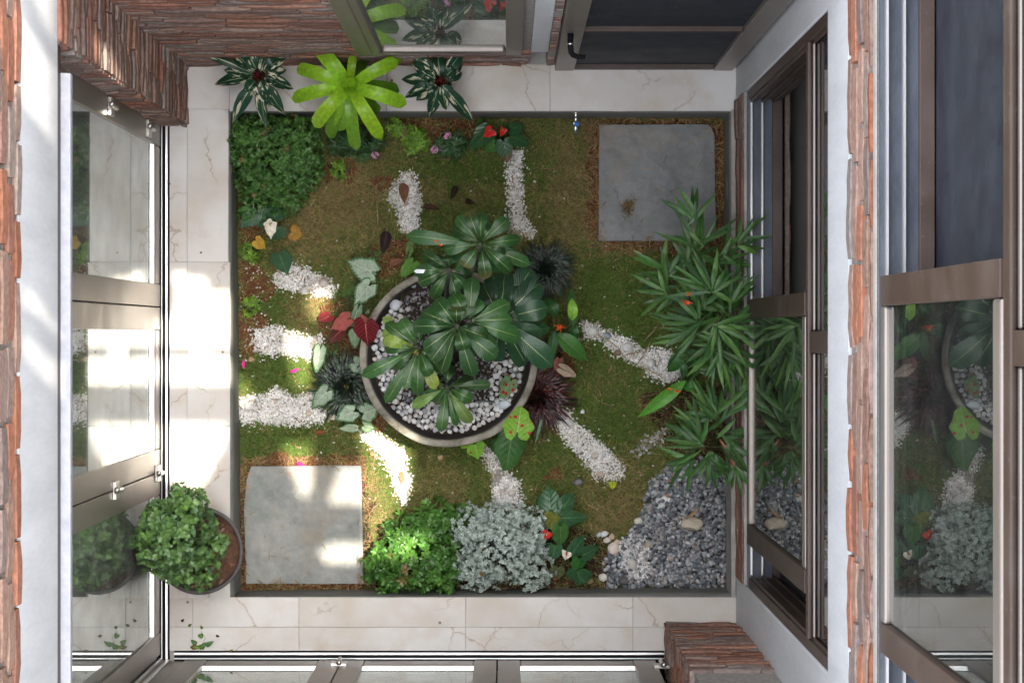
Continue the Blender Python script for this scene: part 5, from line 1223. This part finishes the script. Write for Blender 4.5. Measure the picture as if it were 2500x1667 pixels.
heartplant('caladium', 'withered pinkish brown caladium right of the bowl', 'caladium', B3(460, 960), -.2, [(B3(490, 985), B3(585, 1030), 30, (.42, .32, .24), -.17), (B3(460, 930), B3(440, 1000), 26, (.25, .10, .08), -.18), (B3(430, 860), B3(350, 800), 60, (.06, .035, .03), -.2)], LM_DRY)

# ---- heliconia style plants with orange flowers
def lanceplant(label, base, leaves, flowers, name='heliconia', group='plants with orange flowers'):
    c = P(*base, ZS); t = thing(name, label, 'flowering plant', c, group); mb = MB()
    for (a_, b_, wpx, col, z0_, z1_) in leaves: leaf(mb, P(*a_, z0_), P(*b_, z1_), wpx * (CZ - z0_) / FPX, 'lance', .03, .22, random.uniform(-.3, .3), col, 12, 4, .04)
    mb.build('foliage', LM_BAMB, t, smooth=True); sm = MB()
    for (a_, b_, wpx, col, z0_, z1_) in leaves: sm.tube([c, P(*a_, z0_)], [.004, .0025], 6, (.07, .13, .04))
    sm.build('stems', STEMM, t, smooth=True)
    for (u_, v_, z_, sz) in flowers:
        q = P(u_, v_, z_); mb = MB()
        for k in range(9):
            th = k * .7 + random.uniform(-.2, .2); L_ = sz * (1.5 if k in (0, 4) else random.uniform(.6, 1.)); leaf(mb, q, q + A([math.cos(th) * L_, math.sin(th) * L_, random.uniform(.0, .6) * sz]), sz * .24, 'lance', .002, .3, 0, random.choice([(.62, .09, .015), (.70, .17, .02), (.55, .05, .015)]), 5, 2)
        fo = mb.build('flower', LM_PETAL, t, smooth=True); sm = MB(); sm.tube([c, q], [.003, .002], 5, (.1, .15, .05)); sm.build('flower_stem', STEMM, fo, smooth=True)
HG = (.04, .125, .035)
lanceplant('plant with long leaves and a star shaped orange flower at the right of the bowl', (1362, 830), [(B3(450, 740), B3(655, 925), 46, (.06, .19, .04), .0, -.06), (B3(430, 720), B3(400, 930), 26, HG, -.05, -.1), (B3(560, 690), B3(545, 430), 28, HG, -.02, -.05), (B3(555, 650), B3(548, 495), 26, (.26, .48, .06), .05, .05), (B3(400, 700), B3(200, 740), 36, HG, -.04, -.05), (B3(450, 620), B3(370, 490), 32, HG, -.05, -.08), (B3(560, 660), B3(570, 830), 24, HG, -.08, -.12)], [(*B3(465, 698), .16, .021)])
lanceplant('plant with a long lime leaf and orange flower below the bamboo', (1672, 950), [(B3(1330, 1060), B3(995, 1315), 34, (.10, .30, .035), -.02, -.08), (B3(1310, 1110), B3(1440, 1080), 28, (.06, .2, .035), -.05, -.06), (B3(1300, 880), B3(1205, 1000), 36, (.045, .15, .035), -.06, -.12), (B3(1330, 850), B3(1420, 960), 36, (.04, .13, .035), -.08, -.12), (B3(1310, 920), B3(1310, 1060), 18, HG, -.05, -.1)], [(*B3(1270, 1135), .06, .013), (*B3(1215, 1120), .03, .011)])
lanceplant('orange flower standing among the bamboo leaves', (1690, 760), [(B3(1330, 570), B3(1345, 640), 22, HG, -.05, -.1), (B3(1160, 380), B3(1155, 420), 10, (.3, .1, .03), -.15, -.18)], [(*B3(1335, 530), .66, .017), (*B3(1345, 470), .66, .011)])
lanceplant('small orange red flower at the upper left of the frangipani', (1075, 600), [(B2(1360, 70), B2(1350, 140), 22, (.08, .2, .04), -.1, -.12)], [(*B2(1300, 110), .8, .008), (*B2(1335, 135), .8, .008)])

# ---- bamboo
def bamboo(label, base, fans, ncol=None):
    c = P(*base, ZS); t = thing('bamboo', label, 'bamboo', c, 'bamboo clumps along the right kerb'); mb = MB(); sm = MB()
    for (u_, v_), z_, a0, spread, nl, Lpx in fans:
        nl = int(nl * 1.45)
        q = P(u_, v_, z_); s = (CZ - z_) / FPX; k = c + A([random.gauss(0, .03), random.gauss(0, .03), 0]); m_ = k * .45 + q * .55 + A([0, 0, .06])
        sm.tube([k, (k + m_) / 2 + A([0, 0, .05]), m_, q], [.004, .0035, .0025, .0013], 6, random.choice([(.22, .22, .08), (.12, .16, .05), (.3, .25, .13)]))
        for i in range(nl):
            th = math.radians(a0 + spread * ((i + .5) / nl - .5) + random.gauss(0, 6)); L = Lpx * s * random.uniform(.7, 1.3); st = q + A([random.gauss(0, .012), random.gauss(0, .012), random.gauss(0, .01)])
            col_ = random.choice([(.045, .12, .030), (.06, .15, .034), (.036, .095, .028), (.085, .185, .040), (.055, .125, .034)])
            leaf(mb, st, st + A([math.cos(th) * L, math.sin(th) * L, random.uniform(-.4, .15) * L]), random.uniform(9.5, 14) * s, 'lance', random.uniform(.0, .02), .3, random.uniform(-.5, .5), col_, 8, 2, .02, .2)
    mb.build('foliage', LM_BAMB, t, smooth=True); sm.build('culms', STEMM, t, smooth=True)
bamboo('tallest bamboo clump beside the open window, over the corner of the slab', (1755, 720), [
 (B3(1420, 150), .35, 95, 150, 9, 95), (B3(1190, 325), .25, 130, 190, 8, 85), (B3(1495, 450), .55, 130, 100, 7, 100), (B3(1505, 440), .55, 50, 80, 4, 80), (B3(1215, 465), .3, 165, 150, 7, 80), (B3(1640, 525), .5, 90, 130, 8, 90), (B3(1700, 120), .45, 30, 120, 6, 70), (B3(1560, 230), .4, 20, 120, 7, 80),
 (B3(1415, 665), .5, 165, 130, 8, 100), (B3(1385, 760), .45, 190, 120, 7, 95), (B3(1530, 690), .6, -60, 150, 7, 85), (B3(1640, 690), .5, -20, 140, 8, 85), (B3(1350, 250), .3, 60, 160, 7, 80), (B3(1540, 330), .3, 200, 200, 7, 75), (B3(1430, 560), .45, 110, 160, 7, 80), (B3(1470, 620), .2, 250, 240, 8, 80), (B3(1330, 400), .2, 170, 200, 7, 80), (B3(1600, 600), .35, 130, 240, 8, 75), (B3(1500, 560), .3, 280, 200, 7, 80),
 (A3(1370, 1520), .45, 100, 110, 7, 75)])
bamboo('middle bamboo clump against the right kerb', (1760, 900), [
 (B3(1540, 850), .5, -85, 130, 8, 85), (B3(1640, 850), .45, -70, 90, 6, 75), (B3(1440, 1000), .2, 30, 120, 5, 60), (B3(1560, 800), .4, 200, 120, 6, 75), (B3(1700, 880), .4, -80, 60, 3, 80), (B3(1480, 880), .2, 200, 140, 6, 70), (B3(1600, 760), .3, 260, 200, 8, 70)])
bamboo('lower bamboo clump spreading over the grey gravel, with reddish dry blades', (1755, 1080), [
 (B3(1440, 1380), .25, 100, 130, 9, 82), (B3(1555, 1310), .4, 75, 120, 7, 90), (B3(1400, 1440), .2, 170, 100, 6, 65), (B3(1575, 1440), .35, -10, 110, 6, 85), (C3(1380, 20), .3, 210, 110, 7, 85), (C3(1490, 10), .4, -90, 120, 7, 75), (C3(1640, 90), .35, -90, 80, 5, 60), (C3(1620, -60), .4, -45, 80, 4, 80), (B3(1680, 1200), .4, 70, 80, 5, 85), (B3(1500, 1250), .3, 110, 160, 6, 70), (C3(1440, -60), .35, 150, 150, 7, 80)])
t = thing('dry_leaf', 'curled salmon coloured dry bamboo blade hanging by the lower window track', 'dry leaf', P(1762, 1070, .3)); mb = MB(); leaf(mb, P(1757, 1072, .36), P(1800, 1155, .32), .02, 'lance', .02, .5, .5, (.50, .20, .12), 12, 4, .05); mb.build('blade', LM_DRY, t, smooth=True)

# ---- wall tap
q = P(1407, 283, 0); ty = cy1
t = thing('garden_tap', 'small chrome garden tap with a blue cap fixed to the back kerb', 'tap', (q[0], ty, -.06))
mb = MB(); mb.tube([(q[0], ty - .001, -.06), (q[0], ty - .008, -.06)], [.017, .015], 20); mb.tube([(q[0], ty - .008, -.06), (q[0], ty - .05, -.06)], .008, 12); mb.tube([(q[0], ty - .045, -.06), (q[0], ty - .075, -.062), (q[0], ty - .088, -.075), (q[0], ty - .088, -.10)], [.010, .009, .008, .008], 12); mb.build('tap_body', CHROME, t, smooth=True)
mb = MB(); mb.tube([(q[0], ty - .052, -.05), (q[0], ty - .052, -.03)], [.007, .009], 12); mb.box(q[0] - .011, q[0] + .011, ty - .058, ty - .046, -.03, -.024); mb.build('tap_handle', CHROME, t, smooth=False)
mb = MB(); mb.tube([(q[0] + .002, ty - .054, -.0235), (q[0] + .002, ty - .054, -.018)], [.0115, .009], 14); mb.build('tap_cap', BLUECAP, t, smooth=True)

# ---- fallen leaves, twigs, petals
def fallen(label, a_, b_, wpx, col, z=ZS + .025, shape='ovate', arch=.008, name='fallen_leaf', cat='leaf', group='fallen leaves', fold=.3):
    m_ = ((a_[0] + b_[0]) / 2, (a_[1] + b_[1]) / 2); mb = MB(); leaf(mb, P(*a_, z), P(*b_, z + .004), wpx * (CZ - z) / FPX, shape, arch, fold, random.uniform(-.4, .4), col, 9, 4, .08)
    o = mb.build(name, LM_DRY, None, P(*m_, z), True); return setp(o, label, cat, group)
fallen('large brown dry leaf on the white gravel fork', A2(1075, 1250), A2(1085, 1395), 26, (.17, .085, .05), ZS + .035)
fallen('dark purple brown curled leaf upper left of the bowl', B2(965, 40), B2(935, 200), 28, (.035, .02, .022), ZS + .03, fold=.6)
fallen('dark curled leaf near the top of the frangipani on the lawn', A2(1210, 1410), A2(1330, 1430), 16, (.06, .035, .025))
fallen('black shrivelled leaf on the dry grass patch, upper piece', A2(1440, 1270), A2(1400, 1370), 16, (.02, .014, .012))
fallen('black shrivelled leaf on the dry grass patch, right piece', A2(1500, 1370), A2(1565, 1395), 14, (.022, .014, .012))
fallen('reddish curled leaf on the soil beside the upper bowl rim', B2(985, 265), B2(1085, 235), 18, (.22, .09, .06))
fallen('yellow lime leaf on the moss below the right gravel band', C3(826, 188), C3(826, 245), 19, (.36, .42, .03))
fallen('small tan leaf in the grass at the left kerb', B2(20, 915), B2(65, 920), 12, (.5, .36, .22))
fallen('small green leaf lying in the left lawn', B2(130, 1015), B2(170, 1000), 9, (.1, .2, .06))
fallen('rust coloured leaf in the lawn above the lower slab', B2(480, 1420), B2(545, 1408), 10, (.25, .07, .03))
fallen('pinkish leaf beside the rust one in the strip of lawn right of the lower slab', C2(850, -10), C2(890, 15), 10, (.5, .25, .12))
fallen('brown dry leaf in the sunlit gravel below the bowl', C2(1065, 120), C2(1070, 210), 14, (.35, .18, .1), ZS + .03)
fallen('tan blade pointing up from the large rock in the gravel', C3(1325, 450), C3(1430, 355), 9, (.42, .30, .18), ZS + .05, 'lance', .015)
fallen('long grey brown dry bamboo blade across the left bamboo leaves', B3(1200, 340), B3(1000, 388), 10, (.30, .23, .17), .0, 'lance', .01)
fallen('yellowish dry bamboo blade near the slab edge', B3(970, 168), B3(1130, 265), 6, (.42, .36, .18), -.05, 'lance', .01)
for a_, b_, lab in [((730, 750), (880, 850), 'pale dry bamboo stick across the gravel band left of the bamboo, upper left end'), ((890, 895), (1030, 860), 'short tan stick lying across the middle of the gravel band'), ((1000, 960), (1160, 1035), 'tan stick along the lower edge of the gravel band'), ((1130, 975), (1150, 900), 'tan upright dry blade beside the tall white pebble'), ((1040, 795), (1140, 680), 'thin yellow stalk bending over the lawn left of the bamboo'), ((1000, 945), (1100, 770), 'thin dry stalk reaching from the gravel to the lawn')]:
    mb = MB(); p0, p1 = P(*B3(*a_), ZS + .03), P(*B3(*b_), ZS + .035); mb.tube([p0, (p0 + p1) / 2 + A([.004, .003, .008]), p1], [.0022, .0028, .0015], 6, (.34, .25, .14)); o = mb.build('dry_twig', STEMM, None, (p0 + p1) / 2, True); setp(o, lab, 'twig', 'dry twigs on the gravel')
for a_, m_, b_, lab in [((890, 1360), (890, 1270), (940, 1240), 'bent pale dry stem left of the gravel fork'), ((900, 1360), (980, 1300), (1060, 1250), 'pale dry stem reaching onto the gravel fork'), ((895, 1365), (900, 1450), (905, 1545), 'thin pale dry stem hanging down the lawn')]:
    mb = MB(); pts_ = [P(*A2(*q_), ZS + h_) for q_, h_ in ((a_, .025), (m_, .045), (b_, .03))]; mb.tube(pts_, [.002, .0022, .0015], 6, (.36, .28, .18)); o = mb.build('dry_twig', STEMM, None, pts_[0], True); setp(o, lab, 'twig', 'pale dry stems by the gravel fork')
fallen('magenta petal on the left lawn', B2(300, 1003), B2(368, 980), 9, (.62, .04, .22), shape='lance', name='fallen_petal', cat='petal', group='fallen petals')
fallen('magenta petal against the left kerb', B1(1665, 920), B1(1668, 985), 8, (.68, .05, .28), shape='lance', name='fallen_petal', cat='petal', group='fallen petals')
fallen('magenta petal at the top edge of the lower slab', C2(350, 62), C2(405, 78), 10, (.62, .03, .18), ZS + .045, shape='ovate', name='fallen_petal', cat='petal', group='fallen petals')
fallen('red petal at the right edge of the lower slab', C2(790, 740), C2(805, 700), 5, (.6, .03, .05), ZS + .045, shape='lance', name='fallen_petal', cat='petal', group='fallen petals')
for x, y, a_, c_, lab in [(1300, 1170, .6, (.10, .17, .06), 'small green leaf right above the leaf sprig on the marble'), (1378, 1183, 2., (.13, .2, .05), 'upright green leaf above the leaf sprig on the marble'), (1490, 1245, -.3, (.07, .06, .04), 'dark dry leaf right of the sprig on the marble'), (1250, 1137, .8, (.03, .03, .03), 'dark curled leaf left above the sprig on the marble'), (1583, 1345, .5, (.14, .10, .03), 'brown leaf by the bottom door track')]:
    a0_ = C1(x - 14 * math.cos(a_), y + 14 * math.sin(a_)); b0_ = C1(x + 14 * math.cos(a_), y - 14 * math.sin(a_)); fallen(lab, a0_, b0_, 7, c_, .006, 'ovate', .004, group='fallen leaves on the marble')
t = thing('leaf_sprig', 'fallen sprig of small green leaves on the marble in the lower left corner', 'sprig', P(*C1(1385, 1300), 0)); mb = MB()
for x0_, y0_, x1_, y1_, c_ in [(1390, 1245, 1350, 1240, (.1, .2, .06)), (1345, 1300, 1305, 1270, (.08, .17, .06)), (1345, 1320, 1298, 1320, (.14, .10, .03)), (1350, 1310, 1340, 1335, (.25, .32, .05)), (1375, 1335, 1405, 1285, (.09, .19, .06)), (1405, 1310, 1462, 1280, (.08, .18, .06)), (1360, 1330, 1385, 1300, (.09, .2, .06))]:
    leaf(mb, P(*C1(x0_, y0_), .006), P(*C1(x1_, y1_), .008), .022, 'ovate', .006, .3, 0, c_, 7, 4)
mb.build('leaves', LM_SMALL, t, smooth=True)
mb = MB(); mb.tube([P(*C1(1362, 1358), .004), P(*C1(1375, 1310), .006), P(*C1(1405, 1260), .005), P(*C1(1375, 1215), .004)], [.0012] * 4, 5, (.3, .25, .15)); mb.build('stem', STEMM, t, smooth=True)
# dry tuft on the upper right slab
t = thing('dry_grass_tuft', 'small brown tuft of dry grass on the upper right slab', 'grass tuft', P(1532, 507, ZS + .035)); c = P(1532, 507, ZS + .035); mb = MB()
for i in range(230):
    th = random.uniform(0, 6.28); r_ = abs(random.gauss(0, .016)); st = c + A([r_ * math.cos(th) * .8, r_ * math.sin(th) * 1.3, 0]); th2 = random.uniform(0, 6.28); L_ = random.uniform(.008, .028)
    leaf(mb, st, st + A([math.cos(th2) * L_, math.sin(th2) * L_, random.uniform(0, .02)]), .0018, 'grass', .004, .2, 0, random.choice([(.26, .16, .08), (.12, .07, .03), (.36, .26, .14), (.08, .09, .03)]), 3, 1)
mb.build('blades', LM_DRY, t)
